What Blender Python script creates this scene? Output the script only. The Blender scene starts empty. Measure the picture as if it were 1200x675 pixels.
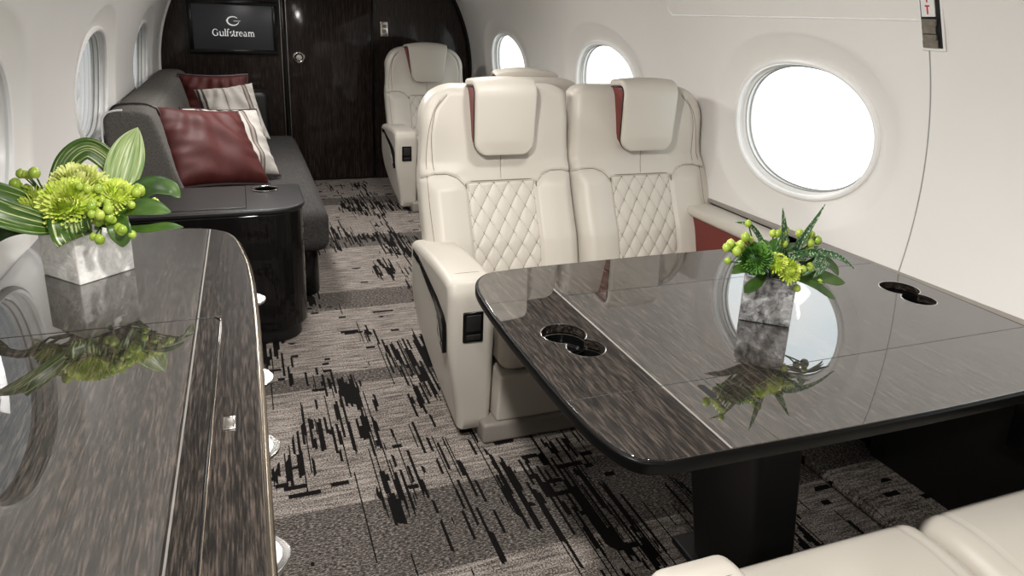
import bpy, bmesh, math, random
from mathutils import Vector, Matrix
PI = math.pi
D = bpy.data
COL = bpy.context.scene.collection
SC = bpy.context.scene
random.seed(7)

# ------------------------------------------------------------------ mesh helpers
class MB:
    """collects verts / faces"""
    def __init__(s): s.v = []; s.f = []; s.m = []
    def add(s, vs, fs, mi=0):
        b = len(s.v); s.v += [tuple(v) for v in vs]
        s.f += [tuple(b + i for i in f) for f in fs]; s.m += [mi] * len(fs)
        return s
    def build(s, name, mats, parent=None, smooth=True, merge=0.0, angle=40, recalc=True):
        me = D.meshes.new(name)
        me.from_pydata(s.v, [], s.f)
        if not isinstance(mats, (list, tuple)): mats = [mats]
        for m in mats: me.materials.append(m)
        me.polygons.foreach_set('material_index', s.m)
        if merge or recalc:
            bm = bmesh.new(); bm.from_mesh(me)
            if merge: bmesh.ops.remove_doubles(bm, verts=bm.verts, dist=merge)
            if recalc: bmesh.ops.recalc_face_normals(bm, faces=bm.faces)
            bm.to_mesh(me); bm.free()
        if smooth:
            pass
            me.set_sharp_from_angle(angle=math.radians(angle)); me.polygons.foreach_set('use_smooth', [len(p.vertices) < 9 for p in me.polygons]); me.update()
        o = D.objects.new(name, me); COL.objects.link(o)
        if parent: o.parent = parent
        return o

def tag(o, label=None, cat=None, group=None, kind=None):
    if label: o['label'] = label
    if cat: o['category'] = cat
    if group: o['group'] = group
    if kind: o['kind'] = kind
    return o
def empty(name, loc=(0,0,0), rz=0):
    o = D.objects.new(name, None); COL.objects.link(o); o.location = loc; o.rotation_euler = (0,0,rz)
    o.empty_display_size = .1
    return o
def dup(root, loc, rz=0, parent=None):
    c = root.copy(); COL.objects.link(c)
    if parent is None: c.location = loc; c.rotation_euler = (0,0,rz)
    else: c.parent = parent
    for ch in list(root.children): dup(ch, None, 0, c)
    return c

def axis_pts(h, r, n, k):
    inner = [-(h-r) + 2*(h-r)*i/n for i in range(n+1)]
    e = [r*math.tan(PI/4*(j+1)/k) for j in range(k)]
    return [-(h-r)-x for x in reversed(e)] + inner + [h-r+x for x in e]
def rbox_data(hx, hy, hz, r, n=(4,4,4), k=4, crown=(0,0,0), fn=None):
    A = [axis_pts(h, r, m, k) for h, m in zip((hx,hy,hz), n)]
    V = []; F = []; idx = {}
    def vert(p):
        key = (round(p[0],6), round(p[1],6), round(p[2],6))
        if key in idx: return idx[key]
        H = (hx,hy,hz)
        c = [max(-(h-r), min(h-r, x)) for x, h in zip(p, H)]
        d = [x-y for x, y in zip(p, c)]
        l = math.sqrt(sum(x*x for x in d))
        q = [cc + dd/l*r for cc, dd in zip(c, d)] if l > 1e-9 else list(p)
        u = [max(-1, min(1, x/h)) for x, h in zip(p, H)]
        for a in range(3):
            b, e = (a+1) % 3, (a+2) % 3
            if crown[a]: q[a] += (1 if q[a] > 0 else -1) * crown[a] * (1-u[b]**2) * (1-u[e]**2) * abs(u[a])
        if fn: q = fn(*q)
        V.append(tuple(q)); idx[key] = len(V)-1
        return idx[key]
    for a in range(3):
        b, e = (a+1) % 3, (a+2) % 3
        for side in (-1, 1):
            P = A[a][-1] if side > 0 else A[a][0]
            G = []
            for x in A[b]:
                row = []
                for y in A[e]:
                    p = [0,0,0]; p[a] = P; p[b] = x; p[e] = y
                    row.append(vert(p))
                G.append(row)
            for i in range(len(G)-1):
                for j in range(len(G[0])-1):
                    q = (G[i][j], G[i+1][j], G[i+1][j+1], G[i][j+1])
                    F.append(q if side > 0 else q[::-1])
    return V, F
def rb(name, c, h, r, mat, parent=None, n=(4,4,4), k=3, crown=(0,0,0), fn=None, rot=None, angle=50):
    """rounded box object: centre, half sizes, radius"""
    V, F = rbox_data(h[0], h[1], h[2], r, n, k, crown, fn)
    M = Matrix.Translation(c) @ (rot.to_4x4() if rot else Matrix.Identity(4))
    V = [tuple(M @ Vector(v)) for v in V]
    return MB().add(V, F).build(name, mat, parent, angle=angle, recalc=False)
def addbox(mb, c, h, r=0.002, mi=0, rot=None, n=(1,1,1), k=2):
    V, F = rbox_data(h[0], h[1], h[2], min(r, min(h)*.95), n, k)
    M = Matrix.Translation(c) @ (rot.to_4x4() if rot else Matrix.Identity(4))
    return mb.add([M @ Vector(v) for v in V], F, mi)
def tube(mb, pts, rad, seg=8, closed=False, mi=0, caps=True):
    pts = [Vector(p) for p in pts]; n = len(pts)
    if not isinstance(rad, (list, tuple)): rad = [rad]*n
    t0 = (pts[1]-pts[0]).normalized()
    up = Vector((0,0,1)) if abs(t0.z) < .9 else Vector((1,0,0))
    nrm = (up - t0*up.dot(t0)).normalized()
    V = []; F = []
    for i, p in enumerate(pts):
        a = pts[(i-1) % n] if (closed or i > 0) else pts[i]
        b = pts[(i+1) % n] if (closed or i < n-1) else pts[i]
        t = (b-a).normalized()
        nrm = (nrm - t*nrm.dot(t)).normalized()
        bi = t.cross(nrm)
        for j in range(seg):
            an = 2*PI*j/seg
            V.append(p + (nrm*math.cos(an) + bi*math.sin(an))*rad[i])
    m = n if closed else n-1
    for i in range(m):
        for j in range(seg):
            a = i*seg+j; b = i*seg+(j+1) % seg; c = ((i+1) % n)*seg+(j+1) % seg; d = ((i+1) % n)*seg+j
            F.append((a,b,c,d))
    if caps and not closed:
        F.append(tuple(reversed(range(seg)))); F.append(tuple((n-1)*seg+j for j in range(seg)))
    return mb.add(V, F, mi)
def lathe(mb, prof, c=(0,0,0), seg=24, mi=0, sx=1, sy=1, rot=None):
    V = []; F = []; n = len(prof)
    for r, z in prof:
        for j in range(seg):
            a = 2*PI*j/seg; p = Vector((r*math.cos(a)*sx, r*math.sin(a)*sy, z))
            if rot: p = rot @ p
            V.append(p + Vector(c))
    for i in range(n-1):
        for j in range(seg):
            F.append((i*seg+j, i*seg+(j+1) % seg, (i+1)*seg+(j+1) % seg, (i+1)*seg+j))
    if prof[0][0] > 1e-6: F.append(tuple(reversed(range(seg))))
    if prof[-1][0] > 1e-6: F.append(tuple((n-1)*seg+j for j in range(seg)))
    return mb.add(V, F, mi)
def prism(mb, outline, z0, z1, axis=2, bev=0.0, mi=0):
    """outline list of 2-d points extruded along axis, with a chamfer of size bev"""
    def P(a, b, c):
        return {2:(a,b,c), 0:(c,a,b), 1:(a,c,b)}[axis]
    n = len(outline)
    # inset outline
    def inset(d):
        out = []
        A = sum(outline[i][0]*outline[(i+1)%n][1]-outline[(i+1)%n][0]*outline[i][1] for i in range(n))
        s = 1 if A > 0 else -1
        for i in range(n):
            p = Vector(outline[i]); a = Vector(outline[i-1]); b = Vector(outline[(i+1)%n])
            e1 = (p-a).normalized() if (p-a).length > 1e-9 else Vector((0,0)); e2 = (b-p).normalized() if (b-p).length>1e-9 else e1
            n1 = Vector((-e1.y, e1.x))*s; n2 = Vector((-e2.y, e2.x))*s
            m = (n1+n2); m = m.normalized() if m.length > 1e-6 else n1
            out.append(p + m*d/max(.5, m.dot(n1)))
        return out
    rings = []
    if bev > 0:
        K = 3
        for k in range(K+1):
            a = PI/2*k/K; rings.append((inset(bev*(1-math.sin(a))), z0+bev*(1-math.cos(a))))
        for k in range(K+1):
            a = PI/2*k/K; rings.append((inset(bev*(1-math.cos(a))), z1-bev*(1-math.sin(a))))
    else: rings = [(outline, z0), (outline, z1)]
    V = []; F = []
    for o, z in rings:
        for p in o: V.append(P(p[0], p[1], z))
    for k in range(len(rings)-1):
        for i in range(n):
            F.append((k*n+i, k*n+(i+1)%n, (k+1)*n+(i+1)%n, (k+1)*n+i))
    F.append(tuple(reversed(range(n)))); F.append(tuple((len(rings)-1)*n+i for i in range(n)))
    return mb.add(V, F, mi)
def rrect(x0, y0, x1, y1, r, seg=8):
    """rounded rectangle; r number or four radii (x0y0, x1y0, x1y1, x0y1)"""
    if not isinstance(r, (list, tuple)): r = [r]*4
    out = []
    for (cx, cy, a0, rr) in ((x0+r[0], y0+r[0], PI, r[0]), (x1-r[1], y0+r[1], 1.5*PI, r[1]), (x1-r[2], y1-r[2], 0, r[2]), (x0+r[3], y1-r[3], .5*PI, r[3])):
        if rr < 1e-5: out.append((cx, cy)); continue
        for i in range(seg+1):
            a = a0 + PI/2*i/seg; out.append((cx+rr*math.cos(a), cy+rr*math.sin(a)))
    return out
def cut(o, mb):
    c = mb.build('cutter_tmp', o.data.materials[0], smooth=False); c.parent = o.parent
    m = o.modifiers.new('b', 'BOOLEAN'); m.operation = 'DIFFERENCE'; m.object = c; m.solver = 'EXACT'
    dg = bpy.context.evaluated_depsgraph_get()
    me = D.meshes.new_from_object(o.evaluated_get(dg))
    o.modifiers.clear(); o.data = me
    me.set_sharp_from_angle(angle=math.radians(35))
    me.polygons.foreach_set('use_smooth', [p.area < .004 and len(p.vertices) < 9 for p in me.polygons]); me.update()
    D.objects.remove(c)
def sstep(a, b, x):
    t = max(0, min(1, (x-a)/(b-a))); return t*t*(3-2*t)
def segdist(px, py, a, b):
    ax, ay = a; bx, by = b; dx, dy = bx-ax, by-ay
    t = max(0, min(1, ((px-ax)*dx+(py-ay)*dy)/(dx*dx+dy*dy)))
    return math.hypot(px-ax-t*dx, py-ay-t*dy)
def pdist(px, py, pl):
    return min(segdist(px, py, pl[i], pl[i+1]) for i in range(len(pl)-1))
def bez(p, n=10):
    """catmull-rom through the points"""
    P = [Vector(q) for q in p]; out = []
    P = [P[0]*2-P[1]] + P + [P[-1]*2-P[-2]]
    for i in range(1, len(P)-2):
        for k in range(n):
            t = k/n
            a = P[i-1]; b = P[i]; c = P[i+1]; d = P[i+2]
            out.append(.5*((2*b)+(c-a)*t+(2*a-5*b+4*c-d)*t*t+(3*b-a-3*c+d)*t**3))
    out.append(P[-2]); return out

# ------------------------------------------------------------------ materials
def lin(r, g, b):
    f = lambda c: (c/255/12.92) if c/255 <= .04045 else ((c/255+.055)/1.055)**2.4
    return (f(r), f(g), f(b), 1)
class NT:
    def __init__(s, name):
        s.m = D.materials.new(name); s.m.use_nodes = True; s.t = s.m.node_tree; s.n = s.t.nodes; s.l = s.t.links
        s.p = s.n['Principled BSDF']; s.out = s.n['Material Output']
    def N(s, typ, ins=None, **kw):
        n = s.n.new(typ)
        for k, v in kw.items(): setattr(n, k, v)
        if ins:
            for k, v in ins.items():
                sock = n.inputs[k]
                if isinstance(v, bpy.types.NodeSocket): s.l.new(v, sock)
                else: sock.default_value = v
        return n
    def M(s, op, a, b=None, c=None, clamp=False):
        ins = {0: a}
        if b is not None: ins[1] = b
        if c is not None: ins[2] = c
        return s.N('ShaderNodeMath', ins, operation=op, use_clamp=clamp).outputs[0]
    def mix(s, f, a, b, typ='MIX'):
        n = s.N('ShaderNodeMix', {0: f, 6: a, 7: b}, data_type='RGBA', blend_type=typ)
        return n.outputs[2]
    def noise(s, vec, scale, detail=2, rough=.5, dist=0):
        return s.N('ShaderNodeTexNoise', {'Vector': vec, 'Scale': scale, 'Detail': detail, 'Roughness': rough, 'Distortion': dist}).outputs[0]
    def ramp(s, f, *stops):
        n = s.N('ShaderNodeValToRGB', {0: f}); cr = n.color_ramp
        while len(cr.elements) < len(stops): cr.elements.new(.5)
        for e, (p, c) in zip(cr.elements, stops): e.position = p; e.color = c
        return n.outputs[0]
    def obj(s): return s.N('ShaderNodeTexCoord').outputs['Object']
    def pos(s): return s.N('ShaderNodeNewGeometry').outputs['Position']
    def mapv(s, v, scale=(1,1,1), loc=(0,0,0), rot=(0,0,0)):
        return s.N('ShaderNodeMapping', {'Vector': v, 'Scale': scale, 'Location': loc, 'Rotation': rot}).outputs[0]
    def set(s, **kw):
        for k, v in kw.items():
            sock = s.p.inputs[k.replace('_', ' ')]
            if isinstance(v, bpy.types.NodeSocket): s.l.new(v, sock)
            else: sock.default_value = v
        return s
    def bump(s, h, strength, dist=.001):
        b = s.N('ShaderNodeBump', {'Height': h, 'Strength': strength, 'Distance': dist}).outputs[0]
        s.l.new(b, s.p.inputs['Normal']); return b
def simple(name, col, rough=.5, metal=0, var=.04, scale=40, bump=0, **kw):
    t = NT(name); v = t.obj(); n = t.noise(v, scale, 3)
    c2 = tuple(max(0, c*(1-var)) for c in col[:3])+(1,); c3 = tuple(min(1, c*(1+var)) for c in col[:3])+(1,)
    t.set(Base_Color=t.ramp(n, (.3, c2), (.7, c3)), Roughness=rough, Metallic=metal, **kw)
    if bump: t.bump(n, bump, .001)
    return t.m

def leather(name, col):
    t = NT(name); v = t.obj()
    n1 = t.noise(v, 6, 2); vo = t.N('ShaderNodeTexVoronoi', {'Vector': v, 'Scale': 700}).outputs[0]
    c = t.mix(t.M('MULTIPLY', n1, .5), col, tuple(x*.93 for x in col[:3])+(1,))
    t.set(Base_Color=c, Roughness=.42, Specular_IOR_Level=.4)
    t.bump(vo, .12, .0004)
    return t.m
def wood(name, grain='Y', dark=(.0035,.0027,.0023,1), light=(.080,.062,.051,1), ior=2.6, coat=1.0, fr=240, rough=.012):
    t = NT(name); v = t.pos()
    sc = {'Y': (fr, 18, fr), 'Z': (fr, fr, 9), 'X': (12, fr, fr)}[grain]
    sc2 = {'Y': (110, 2.0, 110), 'Z': (80, 80, 1.2), 'X': (1.2, 60, 60)}[grain]
    a = t.noise(t.mapv(v, sc), 1, 3, .6); b = t.noise(t.mapv(v, sc2), 1, 3, .6)
    f = t.M('ADD', t.M('MULTIPLY', a, .7), t.M('MULTIPLY', b, .3))
    c = t.ramp(f, (.40, dark), (.5, tuple((x+y)*.24 for x, y in zip(dark, light))), (.62, light))
    t.set(Base_Color=c, Roughness=.5, Specular_IOR_Level=.12, Coat_Weight=coat, Coat_Roughness=rough, Coat_IOR=ior)
    return t.m

M = {}
M['wall'] = simple('cabin_shell_cream', (.81,.788,.755,1), .42, var=.01, scale=5)
M['shellwhite'] = simple('bezel_white', (.86,.85,.83,1), .3, var=.01, scale=5)
M['shellgrey'] = simple('window_liner_grey', (.33,.33,.32,1), .35, var=.05, scale=9)
M['headliner'] = simple('headliner_taupe', (.10,.088,.078,1), .8, var=.05, scale=30)
M['leather'] = leather('cream_leather', (.56,.52,.455,1))
M['thread'] = simple('seam_thread', (.16,.12,.10,1), .7)
M['piping'] = simple('dark_piping', (.03,.02,.02,1), .5)
M['redleather'] = leather('oxblood_leather', (.16,.028,.022,1))
M['wood'] = wood('table_veneer', 'Y')
M['woodcred'] = wood('credenza_veneer', 'Y', fr=300)
M['bulk'] = wood('bulkhead_veneer', 'Z', dark=(.006,.0035,.003,1), light=(.048,.030,.024,1), ior=1.4, fr=200, rough=.07, coat=.6)
M['cabwood'] = wood('dark_cabinet_veneer', 'Z', dark=(.002,.0017,.0016,1), light=(.008,.0065,.006,1), ior=1.3, fr=300)
M['blackgloss'] = simple('black_gloss', (.004,.004,.004,1), .16, Specular_IOR_Level=.3)
M['edgeblack'] = simple('edge_black', (.004,.004,.004,1), .35, Specular_IOR_Level=.12)
M['black'] = simple('black_satin', (.006,.006,.006,1), .45)
M['ledge'] = simple('ledge_taupe', (.30,.275,.245,1), .4)
M['darkpanel'] = simple('charcoal_panel', (.012,.0115,.011,1), .5)
M['chrome'] = simple('bright_metal', (.75,.73,.70,1), .18, 1, var=.02)
M['bronze'] = simple('satin_bronze_edge', (.32,.27,.21,1), .25, 1, var=.05)
M['steel'] = simple('brushed_steel', (.30,.28,.25,1), .38, 1, var=.15, scale=60)
M['redpaint'] = simple('red_paint', (.55,.02,.03,1), .5)
M['plate'] = simple('white_plate', (.8,.8,.79,1), .4)
M['tray'] = simple('dark_leather_tray', (.013,.012,.0115,1), .4, bump=.1)
def led(name, col, s):
    t = NT(name); t.set(Base_Color=(.8,.8,.8,1), Emission_Color=col, Emission_Strength=s); return t.m
M['led'] = led('cove_led', (1,.93,.84,1), 1.4)
M['lamp'] = led('lamp_lens', (1,.93,.84,1), 6.0)
# silver leaf vases
def vase_mat(name, lo, hi, sc, met=.55):
    t = NT(name); v = t.obj(); n = t.noise(v, sc, 6, .65, 1.5); n2 = t.noise(v, sc*4, 4, .7, .5)
    f = t.M('ADD', t.M('MULTIPLY', n, .65), t.M('MULTIPLY', n2, .35))
    t.set(Base_Color=t.ramp(f, (.38, lo), (.6, hi)), Metallic=met, Roughness=.36)
    t.bump(f, 1.0, .008); return t.m
M['silverleaf'] = vase_mat('pale_silver_leaf', (.62,.60,.57,1), (.98,.96,.93,1), 12, .0)
M['pewterleaf'] = vase_mat('pewter_leaf', (.06,.06,.06,1), (.55,.55,.55,1), 22, .45)
# fabrics
def fabric(name, col, sc=900, contrast=.35):
    t = NT(name); v = t.obj()
    w1 = t.noise(t.mapv(v, (sc, sc, sc*.25)), 1, 1); w2 = t.noise(t.mapv(v, (sc*.25, sc*.25, sc)), 1, 1)
    f = t.M('MULTIPLY', t.M('ADD', w1, w2), .5)
    a = tuple(x*(1-contrast) for x in col[:3])+(1,); b = tuple(x*(1+contrast) for x in col[:3])+(1,)
    t.set(Base_Color=t.ramp(f, (.35, a), (.65, b)), Roughness=.95, Specular_IOR_Level=.15)
    t.bump(f, .4, .001); return t.m
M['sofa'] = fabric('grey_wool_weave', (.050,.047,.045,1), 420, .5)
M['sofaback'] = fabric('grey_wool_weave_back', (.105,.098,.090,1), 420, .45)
M['redsilk'] = simple('dark_red_silk', (.060,.009,.0075,1), .6, var=.1, Specular_IOR_Level=.3)
def stripe_mat():
    t = NT('striped_linen'); v = t.obj(); x = t.N('ShaderNodeSeparateXYZ', {0: v}).outputs[0]
    w = t.noise(t.mapv(v, (500, 500, 90)), 1, 2)
    base = t.ramp(w, (.35, (.30,.275,.25,1)), (.65, (.52,.49,.45,1)))
    g = t.ramp(t.M('ADD', t.M('MULTIPLY', x, 2.2), .5),
        (0, (1,1,1,1)), (.10, (.12,.1,.1,1)), (.125, (1.0,1.0,1.0,1)), (.15, (.12,.1,.1,1)), (.18, (1,1,1,1)), (.40, (1,1,1,1)), (.415, (1.0,1,1,1)),
        (.43, (.5,.47,.45,1)), (.45, (1,1,1,1)), (.70, (1,1,1,1)), (.715, (.25,.2,.2,1)), (.74, (.6,.55,.52,1)), (.77, (.2,.17,.17,1)), (.79, (1,1,1,1)))
    g.node.color_ramp.interpolation = 'CONSTANT'
    t.set(Base_Color=t.mix(1.0, base, g, 'MULTIPLY'), Roughness=.85); t.bump(w, .4, .001); return t.m
M['stripe'] = stripe_mat()
# plants
def plantmat(name, a, b, sc=30, rough=.5):
    t = NT(name); n = t.noise(t.obj(), sc, 3)
    t.set(Base_Color=t.ramp(n, (.35, a), (.65, b)), Roughness=rough, Subsurface_Weight=.0); return t.m
M['lime'] = plantmat('lime_petals', (.48,.62,.05,1), (.78,.86,.22,1))
M['limepale'] = plantmat('pale_lime_petals', (.60,.68,.14,1), (.88,.90,.42,1))
M['grass'] = plantmat('mid_green_petals', (.03,.11,.012,1), (.11,.26,.035,1))
M['leaf'] = plantmat('deep_green_leaf', (.016,.046,.006,1), (.060,.125,.018,1), 14, .4)
M['berry'] = plantmat('green_berry', (.22,.34,.03,1), (.42,.52,.08,1), 20, .25)
M['stem'] = plantmat('green_stem', (.03,.10,.01,1), (.07,.2,.03,1))
def leafstripe(name, g1, g2, cr, sc=60):
    t = NT(name); uv = t.N('ShaderNodeUVMap').outputs[0]
    u = t.N('ShaderNodeSeparateXYZ', {0: uv}).outputs[0]
    n = t.noise(t.mapv(uv, (14, 1.2, 1)), 1, 3, .6)
    t.set(Base_Color=t.ramp(n, (.36, g1), (.48, g2), (.55, g2), (.6, cr)), Roughness=.35); return t.m
M['hosta'] = leafstripe('striped_leaf', (.014,.046,.005,1), (.055,.120,.015,1), (.55,.60,.28,1))
M['hostapale'] = leafstripe('pale_striped_leaf', (.08,.18,.04,1), (.32,.42,.17,1), (.62,.68,.42,1))
def aloe():
    t = NT('spotted_aloe'); v = t.N('ShaderNodeTexVoronoi', {'Vector': t.mapv(t.obj(), (1,1,.45)), 'Scale': 260}).outputs[0]
    t.set(Base_Color=t.ramp(v, (.25, (.55,.66,.45,1)), (.42, (.04,.12,.04,1))), Roughness=.4); return t.m
M['aloe'] = aloe()
# glass
def glass():
    t = NT('window_glass'); t.n.remove(t.p)
    tr = t.N('ShaderNodeBsdfTransparent', {'Color': (.96,.98,.98,1)}); gl = t.N('ShaderNodeBsdfGlossy', {'Roughness': .02})
    g = t.N('ShaderNodeNewGeometry'); dt = t.N('ShaderNodeVectorMath', {0: g.outputs['Normal'], 1: g.outputs['Incoming']}, operation='DOT_PRODUCT').outputs['Value']
    fr = t.M('ADD', .045, t.M('MULTIPLY', t.M('POWER', t.M('SUBTRACT', 1.0, t.M('ABSOLUTE', dt)), 5.0), .9))
    mx = t.N('ShaderNodeMixShader', {0: fr, 1: tr.outputs[0], 2: gl.outputs[0]})
    t.l.new(mx.outputs[0], t.out.inputs[0]); return t.m
M['glass'] = glass()
# screen
t = NT('screen_dark'); t.set(Base_Color=(.012,.012,.013,1), Roughness=.32, Emission_Color=(.03,.03,.033,1), Emission_Strength=.35); M['screen'] = t.m
M['logo'] = led('screen_lettering', (.62,.62,.62,1), .55)
# carpet
def carpet():
    t = NT('woven_carpet'); v = t.pos()
    jit = t.N('ShaderNodeTexNoise', {'Vector': v, 'Scale': 160, 'Detail': 2}).outputs[1]
    vj = t.N('ShaderNodeVectorMath', {0: v, 1: t.N('ShaderNodeVectorMath', {0: jit, 3: .005}, operation='SCALE').outputs[0]}, operation='ADD').outputs[0]
    s = t.N('ShaderNodeSeparateXYZ', {0: vj}); x, y = s.outputs[0], s.outputs[1]
    sr = t.N('ShaderNodeSeparateXYZ', {0: v}); 
    def comb(a, b, c=0.0): return t.N('ShaderNodeCombineXYZ', {0: a, 1: b, 2: c}).outputs[0]
    def streak(wid, ls, seed, region, lo, hi):
        k = t.M('FLOOR', t.M('DIVIDE', x, wid))
        off = t.N('ShaderNodeTexWhiteNoise', {1: t.M('ADD', k, seed)}, noise_dimensions='1D').outputs[0]
        n = t.noise(comb(t.M('MULTIPLY', k, 7.77), t.M('MULTIPLY', t.M('ADD', y, t.M('MULTIPLY', off, 9.0)), ls), seed), 1, 1, .5)
        th = t.M('ADD', hi, t.M('MULTIPLY', region, lo-hi))
        return t.M('GREATER_THAN', n, th)
    reg = t.ramp(t.noise(comb(t.M('MULTIPLY', x, 2.3), t.M('MULTIPLY', y, 1.35), 4.3), 1, 2, .55), (.46, (0,0,0,1)), (.60, (1,1,1,1)))
    m1 = streak(.0095, 3.4, 3.0, reg, .50, .80)
    m3 = streak(.0045, 1.1, 40.0, reg, .60, .73)
    # cross marks
    cyk = t.M('FLOOR', t.M('DIVIDE', y, .022))
    reg2 = t.ramp(t.noise(comb(t.M('MULTIPLY', x, 1.5), t.M('MULTIPLY', y, 2.4), 11.7), 1, 1, .5), (.50, (0,0,0,1)), (.62, (1,1,1,1)))
    n2 = t.noise(comb(t.M('MULTIPLY', x, 6.0), t.M('MULTIPLY', cyk, 3.17), 8.1), 1, 1, .6)
    m2 = t.M('GREATER_THAN', n2, t.M('ADD', .80, t.M('MULTIPLY', reg2, -.15)))
    mk = t.M('MAXIMUM', m1, t.M('MAXIMUM', m2, m3))
    bands = t.ramp(t.M('DIVIDE', y, 7.0), *[(q/7.0, ((1,1,1,1) if i % 2 == 1 else (0,0,0,1))) for i, q in enumerate([0, .15, .48, 1.58, 1.92, 2.70, 2.80, 3.50, 3.72, 4.5, 4.75, 5.6, 5.8])])
    bands.node.color_ramp.interpolation = 'CONSTANT'
    band = t.M('MULTIPLY', bands, .9)
    weave = t.noise(comb(t.M('MULTIPLY', x, 85), t.M('MULTIPLY', y, 260)), 1, 2, .7)
    fine = t.noise(t.mapv(v, (190, 190, 190)), 1, 3, .85)
    rows = t.noise(comb(t.M('MULTIPLY', x, 9), t.M('MULTIPLY', y, 75)), 1, 2, .5)
    base = t.ramp(t.M('ADD', t.M('MULTIPLY', fine, .75), t.M('MULTIPLY', rows, .25)), (.42, (.040,.033,.029,1)), (.49, (.165,.140,.122,1)), (.58, (.46,.41,.37,1)))
    dk = t.ramp(weave, (.42, (.012,.010,.009,1)), (.53, (.085,.073,.065,1)), (.64, (.28,.25,.225,1)))
    c = t.mix(band, base, dk)
    blk = t.ramp(fine, (.4, (.003,.0025,.0025,1)), (.75, (.015,.013,.012,1)))
    c = t.mix(mk, c, blk)
    t.set(Base_Color=c, Roughness=.95, Specular_IOR_Level=.1); t.bump(fine, .6, .003)
    return t.m
M['carpet'] = carpet()

# ------------------------------------------------------------------ camera
R_ = __import__('json')
def setup_camera():
    f, vp, s, pp = 832.0, (277.0, 5.0), .0405, (600.0, 270.0)
    Y = Vector((vp[0]-pp[0], vp[1]-pp[1], f)).normalized()
    h = Vector((1, s, 0)).normalized()
    U = Y.cross(h).normalized()
    if U.y > 0: U = -U
    X = Y.cross(U)
    if X.x < 0: X = -X
    right = Vector((X.x, Y.x, U.x)); down = Vector((X.y, Y.y, U.y)); fwd = Vector((X.z, Y.z, U.z))
    m = Matrix((right, -down, -fwd)).transposed().to_4x4()
    m.translation = (0, 0, 1.5)
    cd = D.cameras.new('camera'); cam = D.objects.new('camera', cd); COL.objects.link(cam)
    cam.matrix_world = m; cd.sensor_width = 36; cd.lens = f*36/1200; cd.sensor_fit = 'HORIZONTAL'
    cd.shift_y = -(337.5-pp[1])/1200; cd.clip_start = .02
    SC.camera = cam
setup_camera()

# ------------------------------------------------------------------ shell
XC, Z0 = .70, .97
def RY(y): return 1.37 - .008*y
def wp(side, y, th, off=0):
    r = RY(y)+off
    return (XC + side*r*math.cos(th), y, Z0 + r*math.sin(th))
WINY = [-1.18, .50, 2.18, 3.86, 5.54]; HB = .84
DY = {1: [.07, .07, .07, .035, .02], -1: [0, 0, -.03, -.04, -.02]}
TH0, TH1, THC = math.radians(-11), math.radians(25.2), math.radians(5.9)
IA, IB = .385, .262       # inner oval half sizes (m): along cabin, along the arc
OA, OB = .50, .385
def oval(a, A, B, e=2.15):
    c, s = math.cos(a), math.sin(a)
    return (A*math.copysign(abs(c)**(2/e), c), B*math.copysign(abs(s)**(2/e), s))
def build_wall(side):
    mb = MB(); rm = 1.355
    lo, hi = (TH0-THC)*rm, (TH1-THC)*rm
    NA = 96
    for wy, dy in zip(WINY, DY[side]):
        rect = []; corners = [math.atan2(hi, HB), math.atan2(hi, -HB), math.atan2(lo, -HB)+2*PI, math.atan2(lo, HB)+2*PI]
        ang = [2*PI*i/NA for i in range(NA)]
        for c in corners:
            k = min(range(NA), key=lambda i: abs(((ang[i]-c+PI) % (2*PI))-PI)); ang[k] = c % (2*PI)
        V = []; rows = []
        prof = [(0, .030), (.12, .029), (.25,.027), (.5, .020), (.75, .012), (.92, .005), (1.0, 0)]
        levels = [('in', t, d) for t, d in prof] + [('out', t/8, 0) for t in range(1, 9)]
        for kind, t, d in levels:
            row = []
            for a in ang:
                ia, ib = oval(a, IA, IB); oa, ob = oval(a, OA, OB)
                if kind == 'in': s, u = ia+(oa-ia)*t+dy, ib+(ob-ib)*t
                else:
                    c, sn = math.cos(a), math.sin(a)
                    q = min(HB/abs(c) if abs(c) > 1e-9 else 1e9, (hi/sn if sn > 0 else lo/sn) if abs(sn) > 1e-9 else 1e9)
                    s, u = oa+dy+(q*c-oa-dy)*t, ob+(q*sn-ob)*t
                row.append(len(V)); V.append(wp(side, wy+s, THC+u/rm, d))
            rows.append(row)
        F = []
        for i in range(len(rows)-1):
            for j in range(NA):
                F.append((rows[i][j], rows[i][(j+1) % NA], rows[i+1][(j+1) % NA], rows[i+1][j]))
        mb.add(V, F)
    # strip to the bulkhead, upper wall (ceiling shoulder), lower
    y1 = WINY[-1]+HB
    def strip(ys, ths, offs=None):
        V = [wp(side, y, th) for y in ys for th in ths]; n = len(ths)
        mb.add(V, [(i*n+j, i*n+j+1, (i+1)*n+j+1, (i+1)*n+j) for i in range(len(ys)-1) for j in range(n-1)])
    strip([y1, 6.7], [TH0+(TH1-TH0)*i/14 for i in range(15)])
    th2 = math.radians(30.8 if side > 0 else 38.6)
    strip([-2.02, 6.7], [TH1+(th2-TH1)*i/6 for i in range(7)])
    nm = 'wall_right' if side > 0 else 'wall_left'
    o = mb.build(nm, M['wall'], merge=.0008, angle=30); tag(o, kind='structure')
    # flip so normals face the cabin
    return o, th2
wr, thr_ = build_wall(1); wl, thl_ = build_wall(-1)

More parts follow.
